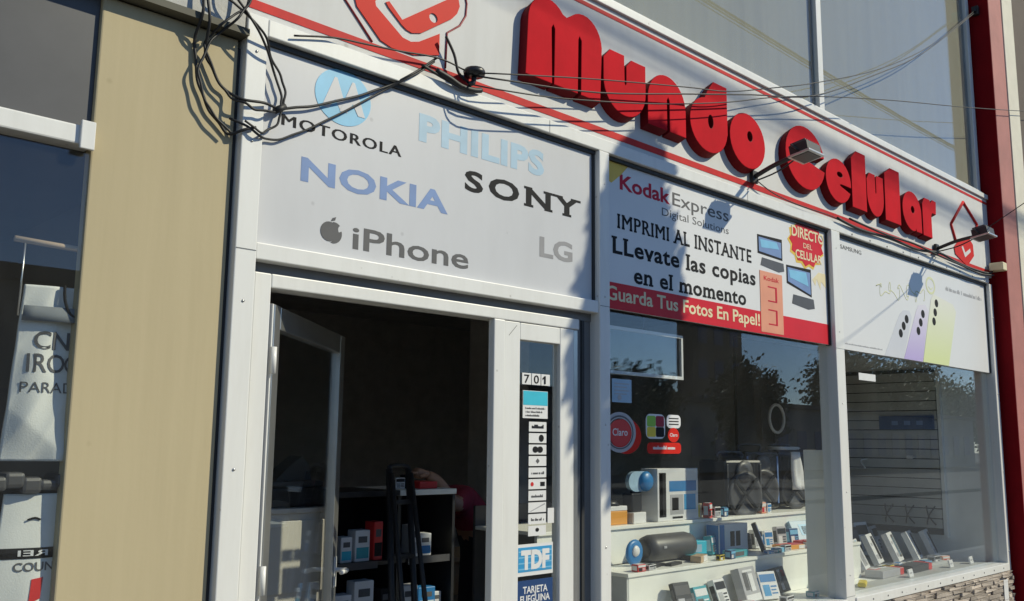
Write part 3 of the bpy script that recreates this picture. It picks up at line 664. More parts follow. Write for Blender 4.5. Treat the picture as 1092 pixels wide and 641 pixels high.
# ------------------------------------------------------------------ floodlights on arms
def floodlight(label, P, Lp):
    t = thing('floodlight', label, 'floodlight', P, group='floodlights on arms over the fascia')
    P = Vector(P); L_ = Vector(Lp)
    bx('bracket', 'dkmetal', t, P.x-.03, P.x+.03, P.y-.012, P.y+.012, P.z-.04, P.z+.04, .003)
    G().tube([P, P+(L_-P)*.5+Vector((0, 0, .012)), L_], .015, 8, 4).build('arm', 'dkmetal', t)
    G().tube([P+Vector((.02, 0, -.02)), P+(L_-P)*.5+Vector((.02, 0, -.03)), L_+Vector((.02, .02, -.01))], .005, 6, 4).build('lamp_cable', 'cable', t)
    c = L_+Vector((.0, -.05, 0)); a = radians(-9); R = Matrix.Rotation(a, 3, 'X')
    hg = G(); hg.box(c.x-.085, c.x+.085, c.y-.062, c.y+.062, c.z-.012, c.z+.05, .006, (c, R))
    hd = hg.build('housing', 'dkmetal', t)
    fg = G()
    for k in range(7): fg.box(c.x-.075+k*.0235, c.x-.069+k*.0235, c.y-.05, c.y+.05, c.z+.0505, c.z+.064, 0, (c, R))
    fg.build('cooling_fins', 'plasticg', hd)
    G().box(c.x-.095, c.x+.095, c.y-.074, c.y+.074, c.z-.026, c.z-.0125, .003, (c, R)).build('reflector_rim', 'silver', hd)
    G().box(c.x-.078, c.x+.078, c.y-.056, c.y+.056, c.z-.029, c.z-.0262, 0, (c, R)).build('lens', 'plastic', hd)
    yk = G(); yk.tube([c+Vector((-.098, 0, .0)), c+Vector((-.098, .04, .04)), c+Vector((0, .06, .045)), c+Vector((.098, .04, .04)), c+Vector((.098, 0, 0))], .007, 6, 3)
    yk.build('yoke', 'dkmetal', t)
floodlight('floodlight on an arm in front of the raised letter C', (5.09, -.03, 3.297), (5.09, -.34, 3.375))
floodlight('floodlight on an arm beside the diamond emblem and red column', (7.955, -.03, 3.273), (7.955, -.36, 3.335))

# ------------------------------------------------------------------ cables
def hug(x, z, k):
    if z > 3.2: return (-.062 if x < 1.56 else -.028)-k
    if z > 3.085 and x < 1.6: return -.062-k
    if z > 3.11: return -.042-k
    if 1.545 < x < 1.67: return -.043-k
    return -.009-k if x < 1.56 else -.006-k
def cable(label, pts, r, y=None, n=6, wall=None):
    P = [((p[0], hug(p[0], p[1], wall+r) if wall is not None else y, p[1]) if len(p) == 2 else p) for p in pts]
    if wall is not None:       # refine so the cable can follow the steps of the wall
        Q = []
        for a, b in zip(P[:-1], P[1:]):
            for t in (0, .5):
                x, z = a[0]+(b[0]-a[0])*t, a[2]+(b[2]-a[2])*t; Q.append((x, hug(x, z, wall+r), z) if t else a)
        P = Q+[P[-1]]
    o = G().tube(P, r, n, 5).build('cable', 'cable'); tag(o, label, 'cable'); return o
cable('thick black cable hanging straight down the pillar edge, outermost loop', [(1.37, 3.45), (1.37, 3.19), (1.37, 3.03), (1.39, 2.88), (1.44, 2.78), (1.52, 2.71), (1.61, 2.75)], .0055, wall=.0)
cable('black cable looping across the round blue emblem to the fascia', [(1.38, 3.45), (1.38, 3.19), (1.41, 2.99), (1.47, 2.89), (1.55, 2.84), (1.72, 2.86), (1.87, 2.91), (2.08, 3.01), (2.25, 3.11), (2.38, 3.21), (2.47, 3.29)], .0055, wall=.006)
cable('black cable loop hanging over the white jamb corner', [(1.40, 3.4), (1.43, 3.21), (1.53, 3.16), (1.63, 3.1), (1.71, 3.0), (1.74, 2.93), (1.73, 2.86), (1.71, 2.79), (1.63, 2.73), (1.56, 2.76)], .0048, wall=.012)
cable('black cable coil wound twice round the jamb top', [(1.46, 3.4), (1.48, 3.22), (1.58, 3.11), (1.68, 3.0), (1.72, 2.91), (1.72, 2.85), (1.66, 2.82), (1.59, 2.81), (1.52, 2.84), (1.46, 2.89), (1.4, 3.01), (1.44, 3.09), (1.53, 3.19), (1.55, 3.4)], .0048, wall=.018)
cable('lower black cable sagging under the round blue emblem', [(1.52, 2.77), (1.63, 2.72), (1.73, 2.74), (1.85, 2.81), (2.02, 2.93), (2.22, 3.08), (2.38, 3.2), (2.46, 3.27)], .0048, wall=.002)
cable('black cable crossing the pillar top to its lowest loop', [(1.52, 2.71), (1.46, 2.75), (1.41, 2.81), (1.38, 2.91), (1.42, 3.03), (1.49, 3.12), (1.54, 3.21), (1.57, 3.42)], .0048, wall=.022)
cable('thin dark cable along the red stripe below the phone emblem', [(1.75, 3.155), (1.93, 3.205), (2.07, 3.225), (2.25, 3.25), (2.47, 3.285), (2.62, 3.275)], .004, -.05)
cable('tangled short cable beside the connector on the fascia', [(2.51, 3.40), (2.56, 3.33), (2.59, 3.25), (2.66, 3.215), (2.60, 3.19), (2.51, 3.2), (2.38, 3.225)], .007, -.05)
tg = G(); tg.tube([(2.46, -.05, 3.225), (2.53, -.06, 3.205), (2.60, -.055, 3.19), (2.68, -.05, 3.195), (2.73, -.045, 3.21)], .013, 7, 4)
tag(tg.build('cable', 'cable'), 'thick taped cable bundle lying on the lower red stripe', 'cable')
tie = thing('cable_tie', 'black tape wrap holding the cable loops at the jamb', 'cable tie', (1.715, -.02, 2.86)); G().tube([(1.70, -.022, 2.845), (1.74, -.024, 2.872)], .014, 8, 0).build('wrap', 'cable', tie)
cn = thing('cable_connector', 'black cable connector disc hanging on the fascia right of the emblem', 'connector', (2.66, -.07, 3.245))
G().lathe([(.02, -.02), (.048, -.016), (.052, 0), (.045, .014), (.018, .02)], (2.665, -.07, 3.27), 12).build('disc', 'plastic', cn)
G().tube([(2.665, -.07, 3.255), (2.66, -.07, 3.22), (2.64, -.065, 3.21)], .012, 7, 2).build('clip', 'plastic', cn)
W1 = [(2.66, -.08, 3.262), (2.78, -.16, 3.27), (3.42, -.16, 3.43), (4.2, -.16, 3.61), (4.61, -.16, 3.7), (5.12, -.14, 3.87), (5.8, -.12, 4.11), (6.9, -.09, 4.55), (8.04, -.06, 5.12), (9.24, -.04, 5.87)]
cable('thin wire crossing the letters and rising to the upper column, topmost', W1, .0035)
W2 = [(2.66, -.08, 3.25), (2.78, -.16, 3.24), (3.42, -.16, 3.36), (4.2, -.16, 3.57), (4.89, -.15, 3.76), (5.75, -.12, 4.0), (6.8, -.09, 4.47), (7.85, -.065, 4.99), (9.24, -.04, 5.85)]
cable('thin wire just below the topmost one rising to the upper column', W2, .0042)
W3 = [(2.62, -.08, 3.2), (2.78, -.16, 3.19), (3.17, -.16, 3.26), (3.9, -.16, 3.43), (4.6, -.16, 3.63), (5.08, -.16, 3.79), (5.71, -.17, 3.97), (6.85, -.185, 4.25), (8.43, -.2, 4.61), (10.3, -.21, 5.06)]
cable('thin wire running level past the upper windows and the red column', W3, .0035)
cable('black cable drooping along the bottom of the fascia to the right end', [(6.15, 3.215), (6.5, 3.19), (7.0, 3.205), (7.5, 3.195), (7.95, 3.235), (8.3, 3.21), (8.7, 3.20), (9.1, 3.215), (9.2, 3.27)], .011, -.052)
cable('second cable twisted below the fascia at the right end', [(6.3, 3.235), (6.9, 3.215), (7.4, 3.225), (7.9, 3.20), (8.4, 3.185), (8.8, 3.17), (9.15, 3.20)], .008, -.07)
cable('supply wire from the second floodlight rising steeply over the pavement', [(7.955, -.41, 3.37), (8.06, -.82, 3.64), (8.22, -1.45, 4.09), (8.49, -2.5, 4.865), (8.8, -3.7, 5.8)], .0035)
cable('thin cable looping below the first floodlight arm along the fascia', [(5.09, -.05, 3.27), (5.3, -.05, 3.225), (5.6, -.05, 3.21), (6.0, -.05, 3.215), (6.2, -.05, 3.21)], .004)
br = thing('wall_bracket', 'dark wire bracket on the upper left edge of the red column', 'bracket', (9.25, -.04, 5.85))
bx('plate', 'dkmetal', br, 9.225, 9.274, -.07, -.01, 5.82, 5.91, .003)
bx('insulator', 'plastic', br, 9.20, 9.2245, -.055, -.025, 5.845, 5.885, .006)
# overhead street cables (outside the picture, they throw the soft bands on the fascia)
for k, (z0, r) in enumerate(((3.85, .022), (3.775, .016), (3.69, .009))):
    pts = []
    for i in range(16):
        x = -20+i*4; u_ = x-4.9
        pts.append((x, -5.27-.12*k, z0+(5.27+.12*k)*SUN.z/-SUN.y-.03*(u_-3.6)+.0016*(u_-6)**2))
    cable(['highest', 'middle', 'lowest'][k]+' of the thick overhead street cables above the road', pts, r)

# ------------------------------------------------------------------ left neighbouring shop
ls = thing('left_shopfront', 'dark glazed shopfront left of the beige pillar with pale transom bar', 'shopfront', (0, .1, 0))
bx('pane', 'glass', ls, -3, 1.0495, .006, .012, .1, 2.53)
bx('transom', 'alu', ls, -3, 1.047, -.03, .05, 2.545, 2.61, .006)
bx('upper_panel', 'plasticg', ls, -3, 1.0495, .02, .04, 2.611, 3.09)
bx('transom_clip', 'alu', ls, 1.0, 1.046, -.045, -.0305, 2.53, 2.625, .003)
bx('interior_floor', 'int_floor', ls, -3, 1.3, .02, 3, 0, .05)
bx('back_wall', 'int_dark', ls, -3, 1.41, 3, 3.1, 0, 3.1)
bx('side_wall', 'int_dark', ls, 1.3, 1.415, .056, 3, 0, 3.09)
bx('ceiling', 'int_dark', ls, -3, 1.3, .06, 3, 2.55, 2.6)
rail = thing('display_rail', 'pale wooden hanging rail behind the left shop glass', 'rail', (1.05, .05, 2.2))
G().tube([(.86, .05, 2.222), (1.25, .065, 2.212)], .010, 8, 0).build('bar', 'wood', rail)
G().tube([(.892, .05, 2.22), (.889, .05, 1.98)], .003, 6, 0).build('hanger_cord', 'alu2', rail)
jr = thing('sports_jersey', 'white sleeveless cycling jersey with grey chest band behind left glass', 'jersey', (1.06, .06, 1.5))
def drape(o, like, lift=.0015):
    # lay a print onto the cloth below it
    from mathutils.kdtree import KDTree
    vs = like.data.vertices; n = len(vs)//2; kd = KDTree(n); ymin = min(v.co.y for v in o.data.vertices)
    for i in range(n): kd.insert((vs[i].co.x, 0, vs[i].co.z), i)
    kd.balance()
    for v in o.data.vertices:
        hs = kd.find_n((v.co.x, 0, v.co.z), 3); wt = [1/(h[2]+1e-4) for h in hs]
        yy = sum(w_*vs[h[1]].co.y for w_, h in zip(wt, hs))/sum(wt)
        v.co.y = yy-lift-(.001 if v.co.y < ymin+1e-5 else 0)
    o.data.update()
def cloth(x0f, x1f, z0, z1, y0, nx=16, nz=20, amp=.012, th=.012, seed=1, crease=0):
    rnd = random.Random(seed); ph = [rnd.uniform(0, 6) for _ in range(6)]; v = []; f = []
    for side in (0, 1):
        for j in range(nz+1):
            tz = j/nz; z = z0+(z1-z0)*tz
            for i in range(nx+1):
                tx = i/nx; x = x0f(tz)+(x1f(tz)-x0f(tz))*tx
                y = y0+amp*(sin(tx*9+ph[0]+tz*2.2)+.6*sin(tx*17+ph[1]-tz*3)+.5*sin(tz*7+ph[2]+tx*3))*(1.25-tz)
                y -= .04*sin(pi*tx)*(1-.3*tz)
                if crease: y += .006*abs(sin(tx*5+tz*9+ph[3]))*(1-tz)+.004*abs(sin(tx*14-tz*11+ph[4]))*(1-.6*tz)
                v.append((x, y+side*th, z))
    N = (nx+1)*(nz+1)
    for s_ in (0, 1):
        for j in range(nz):
            for i in range(nx):
                a = s_*N+j*(nx+1)+i; q = (a, a+1, a+nx+2, a+nx+1); f.append(q if s_ == 0 else q[::-1])
    bd_ = [i for i in range(nx+1)]+[(j)*(nx+1)+nx for j in range(1, nz+1)]+[nz*(nx+1)+i for i in range(nx-1, -1, -1)]+[j*(nx+1) for j in range(nz-1, 0, -1)]
    for k in range(len(bd_)):
        a, b = bd_[k], bd_[(k+1) % len(bd_)]; f.append((a, a+N, b+N, b))
    return G().add(v, f, True)
jb_ = cloth(lambda t: .885+.025*t, lambda t: 1.25-.05*t, 1.53, 2.085, .075, 60, 70, amp=.009, seed=3, crease=1).build('body', 'jersey', jr)
cloth(lambda t: .905+.002*t, lambda t: 1.22, 1.968, 2.016, .058, 10, 2, .002, .003, 4).build('chest_band', 'jgrey', jr)
G().tube([(1.016, .035, 2.088), (1.02, .03, 2.035), (1.045, .028, 1.99), (1.10, .027, 1.99), (1.14, .03, 2.035), (1.15, .035, 2.088)], .005, 6, 5).build('neck_trim', 'black', jr)
drape(lettering('printed_name', 'CNC', .945, 1.105, 1.882, .055, .033, 'greyprint', jr, .012), jb_)
drape(lettering('printed_name', 'IRO', .930, 1.04, 1.808, .057, .031, 'greyprint', jr, .006), jb_)
drape(shape('printed_wheel', [arc(1.076, 1.836, .037, .033, 0, 350, 20), arc(1.076, 1.836, .03, .026, 0, 350, 20)], .029, .001, 'greyprint', jr), jb_)
drape(lettering('printed_name', 'PARAD', .918, 1.07, 1.743, .033, .029, 'greyprint', jr, -.006), jb_)
ms = G()
for i in range(9):
    x = .84+i*.05; ms.box(x, x+.06, .03, .16, 1.44+.01*sin(i*2.1), 1.485+.012*sin(i*1.7), .012)
o = ms.build('folded_clothes', 'plasticg'); tag(o, 'heap of dark grey folded clothes under the white jersey', 'clothes')
sb = thing('display_plinth', 'dark plinth carrying the folded clothes in the left shop', 'plinth', (1.05, .4, .05)); bx('body', 'int_dark', sb, .82, 1.29, .11, .6, .051, 1.43)
sh = thing('hanging_shirt', 'white printed shirt with dark band hanging in front of dark plinth', 'shirt', (1.06, .06, .9))
sb_ = cloth(lambda t: .875+.03*t, lambda t: 1.20, .98, 1.43, .075, 50, 60, .003, .008, 8).build('body', 'jersey', sh)
G().add([(.886+.3*i/30, y_, z_) for i in range(31) for y_, z_ in ((.03, 1.235), (.03, 1.267))], [(2*i, 2*i+2, 2*i+3, 2*i+1) for i in range(30)]).build('dark_band', 'black', sh); drape(sh.children[-1], sb_, .001)
drape(lettering('band_text', 'REI', .951, 1.034, 1.243, .017, .024, 'white', sh, .01, mirror=True), sb_, .003)
drape(lettering('print_text', 'COUN', .942, 1.053, 1.198, .025, .033, 'greyprint', sh, .012), sb_)
drape(shape('red_print', [[(.988, 1.10), (1.02, 1.115), (1.025, 1.178), (.993, 1.173)]], .033, .002, 'redbox', sh), sb_)
G().tube([(.97, .05, 1.351), (.99, .048, 1.357), (1.007, .047, 1.351)], .003, 5, 3).build('logo_arc', 'black', sh)

# ------------------------------------------------------------------ interior seen through the doorway
cb = thing('cream_cabinet', 'cream cabinet just inside the doorway behind the open glass leaf', 'cabinet', (2.28, 1.0, 0))
bx('carcass', 'creamcab', cb, 1.95, 2.62, .85, 1.2, .05, 1.262, .004); bx('worktop', 'creamcab', cb, 1.94, 2.63, .838, 1.21, 1.263, 1.287, .004)
bx('drawer_front', 'creamcab', cb, 1.98, 2.60, .838, .8495, .9, 1.23, .003); bx('kick_board', 'plastic', cb, 1.97, 2.61, .87, 1.19, 0, .0495)
pr = thing('desk_printer', 'dark printer with raised paper tray on the cream cabinet', 'printer', (2.4, 1.0, 1.288))
bx('body', 'plastic', pr, 2.24, 2.60, .88, 1.16, 1.289, 1.38, .012); bx('scanner_lid', 'plasticg', pr, 2.26, 2.58, .90, 1.15, 1.381, 1.41, .008)
G().prism([(2.36, 1.411), (2.56, 1.411), (2.54, 1.49), (2.50, 1.53), (2.42, 1.47)], .98, 1.10).build('paper_tray', 'plasticg', pr)
bx('paper_sheet', 'white', pr, 2.25, 2.32, .96, 1.06, 1.411, 1.48, .003)
gd = thing('gondola_rack', 'black product rack with white top inside the doorway', 'display rack', (3.3, 1.25, 0))
bx('top_board', 'shelf', gd, 3.13, 3.53, 1.0, 1.45, 1.315, 1.345, .003); bx('top_board', 'plastic', gd, 2.72, 3.129, 1.0, 1.45, 1.315, 1.345, .003)
for z in (.35, .66, .96): bx('shelf_board', 'plastic', gd, 2.73, 3.5, 1.02, 1.45, z, z+.02); 
for z in (.35, .66, .96): [bx('price_rail', 'plasticg' if z > .9 else 'shelf', gd, a_, b_, 1.008, 1.0195, z-.012, z+.025) for a_, b_ in ((2.73, 3.0), (3.2, 3.5))]
bx('back_panel', 'plastic', gd, 2.73, 3.51, 1.451, 1.47, 0, 1.314); bx('side_panel', 'plastic', gd, 3.501, 3.52, 1.0, 1.45, 0, 1.314); bx('side_panel', 'plastic', gd, 2.71, 2.729, 1.0, 1.45, 0, 1.314); bx('divider', 'plastic', gd, 3.14, 3.16, 1.03, 1.45, .001, 1.314)
o = bx('red_tray', 'redbox', None, 3.30, 3.43, 1.05, 1.2, 1.346, 1.385, .006); tag(o, 'small red tray on the white top of the black rack', 'tray')

def carton(name, label, cat, c, size, m, rz=0, tilt=0, prints=(), group=None):
    """c: centre of base; size w,d,h; prints: (face, u0,u1,v0,v1, material) on faces f(ront) s(ide left) t(op), in fractions"""
    wd, dp, ht = size
    t = thing(name, label, cat, (c[0], c[1], c[2]+.001), rz, group)
    R = Matrix.Rotation(-tilt, 3, 'X')
    body = G().box(-wd/2, wd/2, 0, dp, 0, ht, min(.004, wd*.06, dp*.1, ht*.1), ((0, 0, 0), R)).build('carton' if cat == 'box' else 'body', m, t, False)
    lift = min(0, min((R @ Vector((0, dp, 0))).z, 0)); t.location.z -= lift
    for (fc, u0, u1, v0, v1, mm) in prints:
        g_ = G()
        if fc == 'f': g_.box(-wd/2+wd*u0, -wd/2+wd*u1, -.0012, .0006, ht*v0, ht*v1, 0, ((0, 0, 0), R))
        elif fc == 's': g_.box(-wd/2-.0012, -wd/2+.0006, dp*u0, dp*u1, ht*v0, ht*v1, 0, ((0, 0, 0), R))
        elif fc == 't': g_.box(-wd/2+wd*u0, -wd/2+wd*u1, dp*v0, dp*v1, ht-.0006, ht+.0012, 0, ((0, 0, 0), R))
        elif fc == 'd':   # disc on front
            g_.lathe([(.0001, .0006), (wd*u1, .0006), (wd*u1, .0018)], (-wd/2+wd*u0, 0, ht*v0), 14, 'y'); g_.v = [tuple(R @ Vector(p)) for p in g_.v]
        g_.build('print', mm, body, False)
    return t
gp = 'small goods on the black rack'
k = 0
for (x, z, w_, h_, m, mm, lb) in ((2.80, .981, .07, .13, 'white', 'cyan', 'white and cyan carton at the left end of the upper rack shelf'), (2.90, .981, .09, .16, 'white', 'teal', 'white and teal carton on the upper rack shelf'), (3.0, .981, .06, .2, 'redbox', 'black', 'tall dark red carton on the upper rack shelf'),
    (2.79, .681, .1, .14, 'white', 'redbox', 'white and red carton on the middle rack shelf'), (2.92, .681, .12, .2, 'white', 'teal', 'large white and teal carton on the middle rack shelf'), (3.06, .681, .07, .15, 'black', 'redbox', 'black carton with red strip on the middle rack shelf'),
    (3.24, .981, .06, .17, 'white', 'lgrey', 'pale upright bottle carton right of the ladder, upper shelf'), (3.32, .981, .08, .12, 'white', 'blue', 'white and blue carton right of the ladder, upper shelf'), (3.22, .681, .1, .15, 'white', 'blue', 'white and blue carton right of the ladder, middle shelf'), (3.34, .681, .11, .13, 'blue', 'white', 'blue carton right of the ladder, middle shelf'), (3.41, .681, .06, .1, 'white', 'cyan', 'low white carton at the right end of the middle shelf')):
    carton('goods_box', lb, 'box', (x+.03, 1.05, z), (w_, .08, h_), m, random.uniform(-.15, .15), 0, (('f', .08, .92, .1, .45, mm), ('f', .2, .8, .6, .8, 'greyprint')), gp); k += 1
ld = thing('step_ladder', 'dark folded step ladder leaning against the black rack', 'ladder', (3.0, .8, 0))
for dx in (0, .17):
    G().tube([(2.93+dx, .72, .02), (3.02+dx*.75, .96, 1.46)], .017, 8, 0).build('rail', 'dkmetal', ld)
    G().tube([(2.97+dx, .60, .02), (3.015+dx*.75, .93, 1.44)], .014, 8, 0).build('rear_rail', 'dkmetal', ld)
for i in range(5):
    t_ = .12+i*.19; bx('step', 'dkmetal', ld, 2.93+.09*t_-.0, 3.1+.05*t_, .70+.24*t_, .76+.24*t_, .02+1.44*t_-.012, .02+1.44*t_+.012, .003)
G().tube([(3.02, .955, 1.45), (3.03, .96, 1.475), (3.13, .96, 1.475), (3.148, .955, 1.45)], .013, 8, 3).build('top_hoop', 'dkmetal', ld)

# person bending over behind the rack
def skin_mesh(name, nodes, edges, m, parent, sub=2, root=0):
    me = bpy.data.meshes.new(name); me.from_pydata([n_[0] for n_ in nodes], edges, [])
    o = bpy.data.objects.new('tmp', me); COL.objects.link(o)
    md = o.modifiers.new('s', 'SKIN'); md.use_smooth_shade = True
    for i, n_ in enumerate(nodes):
        r = n_[1]; me.skin_vertices[0].data[i].radius = (r, r) if not isinstance(r, tuple) else r
        me.skin_vertices[0].data[i].use_root = (i == root)
    ss = o.modifiers.new('u', 'SUBSURF'); ss.levels = sub; ss.render_levels = sub
    dg = bpy.context.evaluated_depsgraph_get(); ev = o.evaluated_get(dg); m2 = bpy.data.meshes.new_from_object(ev)
    bpy.data.objects.remove(o); bpy.data.meshes.remove(me)
    for p in m2.polygons: p.use_smooth = True
    return link(name, m2, m, parent)
pe = thing('person', 'person in a maroon shirt bending over beside the black rack', 'person', (4.40, 1.85, 0))
BN = [((.12, 0, .93), .13), ((.02, 0, 1.10), .135), ((-.12, 0, 1.22), .15), ((-.25, 0, 1.22), .13), ((-.33, 0, 1.16), .06), ((-.40, 0, 1.10), .055),
      ((-.24, -.19, 1.22), .07), ((-.36, -.24, 1.20), .052), ((-.50, -.22, 1.36), .042), ((-.57, -.2, 1.40), .035),
      ((-.24, .19, 1.20), .07), ((-.30, .24, .98), .05), ((-.42, .16, .82), .04), ((-.47, .13, .78), .034),
      ((.12, -.1, .85), .105), ((.06, -.12, .48), .07), ((.14, -.12, .10), .045), ((.02, -.13, .04), .04),
      ((.12, .1, .85), .105), ((.08, .12, .48), .07), ((.18, .12, .10), .045), ((.06, .13, .04), .04)]
BE = [(0, 1), (1, 2), (2, 3), (3, 4), (4, 5), (3, 6), (6, 7), (7, 8), (8, 9), (3, 10), (10, 11), (11, 12), (12, 13), (0, 14), (14, 15), (15, 16), (16, 17), (0, 18), (18, 19), (19, 20), (20, 21)]
bo = skin_mesh('body', BN, BE, 'skin', pe)
for mn in ('maroon', 'denim', 'black'): bo.data.materials.append(M[mn])
for p in bo.data.polygons:
    c = p.center
    if c.z < .09 and c.x > -.2: p.material_index = 3
    elif c.z < .98 and c.x > -.05: p.material_index = 2
    elif c.x > -.31 and c.z > 1.0: p.material_index = 1
hd = skin_mesh('head', [((-.40, 0, 1.11), .05), ((-.45, 0, 1.07), (.085, .08)), ((-.50, 0, 1.03), (.09, .078)), ((-.555, 0, .985), (.06, .06)), ((-.545, 0, .945), .03)], [(0, 1), (1, 2), (2, 3), (3, 4)], 'skin', pe)
hg = skin_mesh('hair', [((-.42, 0, 1.13), .06), ((-.49, 0, 1.10), (.098, .09)), ((-.545, 0, 1.06), (.085, .08)), ((-.585, 0, 1.02), .05)], [(0, 1), (1, 2), (2, 3)], 'hair', hd)
for s_ in (-1, 1): G().lathe([(.004, -.01), (.022, -.004), (.02, .01), (.006, .014)], (-.475, s_*.082, 1.02), 8, 'y').build('ear', 'skin', hd, False)
G().tube([(-.575, 0, 1.0), (-.60, 0, .965), (-.575, 0, .95)], .012, 6, 3).build('nose', 'skin', hd, False)
for (b, dr, nm) in (((-.57, -.2, 1.40), Vector((-.9, .1, .1)), 0), ((-.47, .13, .78), Vector((-.6, -.1, -.75)), 1)):
    b = Vector(b); dr.normalize(); sd_ = dr.cross(Vector((0, 0, 1))).normalized(); dn = sd_.cross(dr)
    g_ = G(); g_.tube([b-dr*.01, b+dr*.04, b+dr*.09], .03, 8, 2, radii=[.026, .034, .036, .03])
    for q in range(4):
        s_ = b+dr*.085+sd_*(-.027+.018*q); ln = (.062, .075, .07, .055)[q]
        g_.tube([s_, s_+dr*ln*.5-dn*.004, s_+dr*ln-dn*.022], .0085, 6, 3)
    g_.tube([b+dr*.03+sd_*-.03, b+dr*.055+sd_*-.055-dn*.01, b+dr*.085+sd_*-.06-dn*.02], .0095, 6, 3)
    g_.build('hand', 'skin', pe, False)
# table behind
dk = thing('pale_desk', 'pale wooden desk in the dark behind the black rack', 'desk', (4.6, 2.7, 0)); bx('top', 'wood', dk, 3.9, 5.6, 2.45, 3.0, .7, .74, .004); bx('front_panel', 'wood', dk, 3.95, 5.55, 2.5, 2.53, .45, .699)
for x, y in ((3.95, 2.6), (5.5, 2.6), (3.95, 2.94), (5.5, 2.94)): bx('leg', 'dkmetal', dk, x, x+.04, y, y+.04, 0, .699)

# ------------------------------------------------------------------ tiered display in first window
td = thing('tiered_display', 'white three level display steps in the first window', 'display stand', (5, .5, 0))
bx('deck', 'shelf', td, 3.66, 6.1, .11, .40, .56, .596); bx('plinth', 'shelfgrey', td, 3.66, 6.1, .13, .40, 0, .559)
bx('middle_riser', 'shelf', td, 4.33, 7.2, .401, .42, .597, .846); bx('middle_shelf', 'shelf', td, 4.31, 7.2, .39, .70, .847, .868, .002); bx('end_panel', 'shelfgrey', td, 4.312, 4.329, .402, .98, 0, .846)
bx('upper_riser', 'shelf', td, 3.9, 7.4, .72, .74, .869, 1.078); bx('upper_shelf', 'shelf', td, 3.9, 7.4, .705, 1.25, 1.079, 1.10, .002)
bx('back_board', 'int_dark', td, 3.9, 7.4, 1.251, 1.27, 0, 1.22)
bx('corner_deck', 'shelf', td, 6.101, 7.2, .25, .40, .56, .596)
pt = thing('window_partition', 'grey white board standing behind the post between the two windows', 'partition', (6.15, .3, .6))
bx('board', 'shelf', pt, 6.13, 6.155, .105, .27, .5975, 1.58, .003)

Z1, Z2, Z3 = 1.1, .868, .596
g1 = 'goods on the window display steps'
t = carton('orange_box', 'orange carton with white lid at the left end of the top step', 'box', (4.64, .76, Z1), (.25, .2, .085), 'orangebox', 0, 0, (), g1)
bx('lid', 'white', t, -.125, .125, .0, .2, .086, .115, .004, False); G().lathe([(.001, 0), (.09, .0), (.07, .03), (.001, .035)], (.02, .09, .1155), 12).build('dark_ring', 'plastic', t, False)
t = carton('gadget_box', 'small dark carton with white base beside the game console carton', 'box', (4.87, .74, Z1), (.15, .12, .07), 'white', .1, 0, (('s', .1, .9, .1, .9, 'lgrey'),), g1)
bx('dark_gadget', 'plastic', t, -.06, .06, .02, .1, .071, .19, .008, False)
t = thing('speaker_pack', 'round blue and white speaker pack standing above the dark gadget', 'package', (4.87, .80, Z1+.265), group=g1)
shape('white_card', [arc(0, .0, .075, .065, 90, 270, 12)+[(.09, -.065), (.09, .065)]], 0, .03, 'paleblue', t, 0, False)
G().lathe([(.04, 0), (.062, .002), (.066, .03), (.05, .05)], (.095, -.01, 0), 16, 'y').build('blue_speaker', 'blue', t, False)
bx('hanging_stem', 'plastic', t, -.004, .0, .001, .02, -.075, -.06, 0, False)
t = carton('console_box', 'tall white game console carton with blue label on the top step', 'box', (5.28, .735, Z1), (.46, .14, .345), 'white', 0, 0, (('f', .04, .2, .08, .92, 'black'), ('f', .3, .62, .12, .5, 'lgrey'), ('f', .28, .95, .56, .76, 'blue'), ('f', .05, .12, .1, .9, 'white'), ('f', .34, .5, .2, .44, 'plasticg'), ('f', .64, .93, .2, .5, 'tdf'), ('f', .35, .6, .04, .08, 'black')), g1)
carton('small_box', 'small cream and yellow carton right of the game console carton', 'box', (5.56, .76, Z1), (.08, .07, .1), 'cream', .2, 0, (('f', .1, .5, .1, .9, 'ymark'),), g1)
def pa_speaker(label, c, w_, d_, h_, rz, m2, group='trolley loudspeakers on the top step'):
    t = thing('trolley_speaker', label, 'loudspeaker', (c[0], c[1], c[2]+.001), rz, group)
    bx('cabinet', 'plastic', t, -w_/2, w_/2, 0, d_, .02, h_, .02, False)
    gr = G().lathe([(.01, -.004), (w_*.43, -.004), (w_*.45, .012), (w_*.38, .018), (w_*.33, .006), (w_*.1, .002), (.01, .008)], (0, 0, h_*.36), 24, 'y').build('woofer', 'plasticg', t, False)
    for a in (45, 135):
        R = Matrix.Rotation(radians(a), 3, 'Y'); G().box(-w_*.42, w_*.42, -.026, -.019, h_*.36-.012, h_*.36+.012, 0, ((0, -.02, h_*.36), R)).build('cross_bar', 'plastic', gr, False)
    G().lathe([(.01, -.003), (w_*.2, -.003), (w_*.22, .01), (w_*.1, .004)], (0, 0, h_*.78), 16, 'y').build('tweeter', 'plasticg', t, False)
    for s_ in (-1, 1): bx('side_trim', m2, t, s_*w_*.44-.008, s_*w_*.44+.008, -.008, -.0005, .06, h_*.92, .002, False)
    G().tube([(-w_*.3, d_*.5, h_), (-w_*.3, d_*.5, h_+.05), (w_*.3, d_*.5, h_+.05), (w_*.3, d_*.5, h_)], .011, 8, 3).build('carry_handle', 'plasticg', t, False)
    for s_ in (-1, 1): G().lathe([(.001, -.015), (.02, -.015), (.02, .015)], (s_*w_*.4, d_*.85, .021), 10, 'x').build('wheel', 'tire', t, False)
pa_speaker('black trolley loudspeaker with large crossed woofer, nearest on the top step', (6.12, .75, Z1), .39, .28, .40, -.2, 'plasticg')
pa_speaker('black trolley loudspeaker with blue side trim in the middle of the top step', (6.56, .86, Z1), .36, .28, .46, -.25, 'nokia')
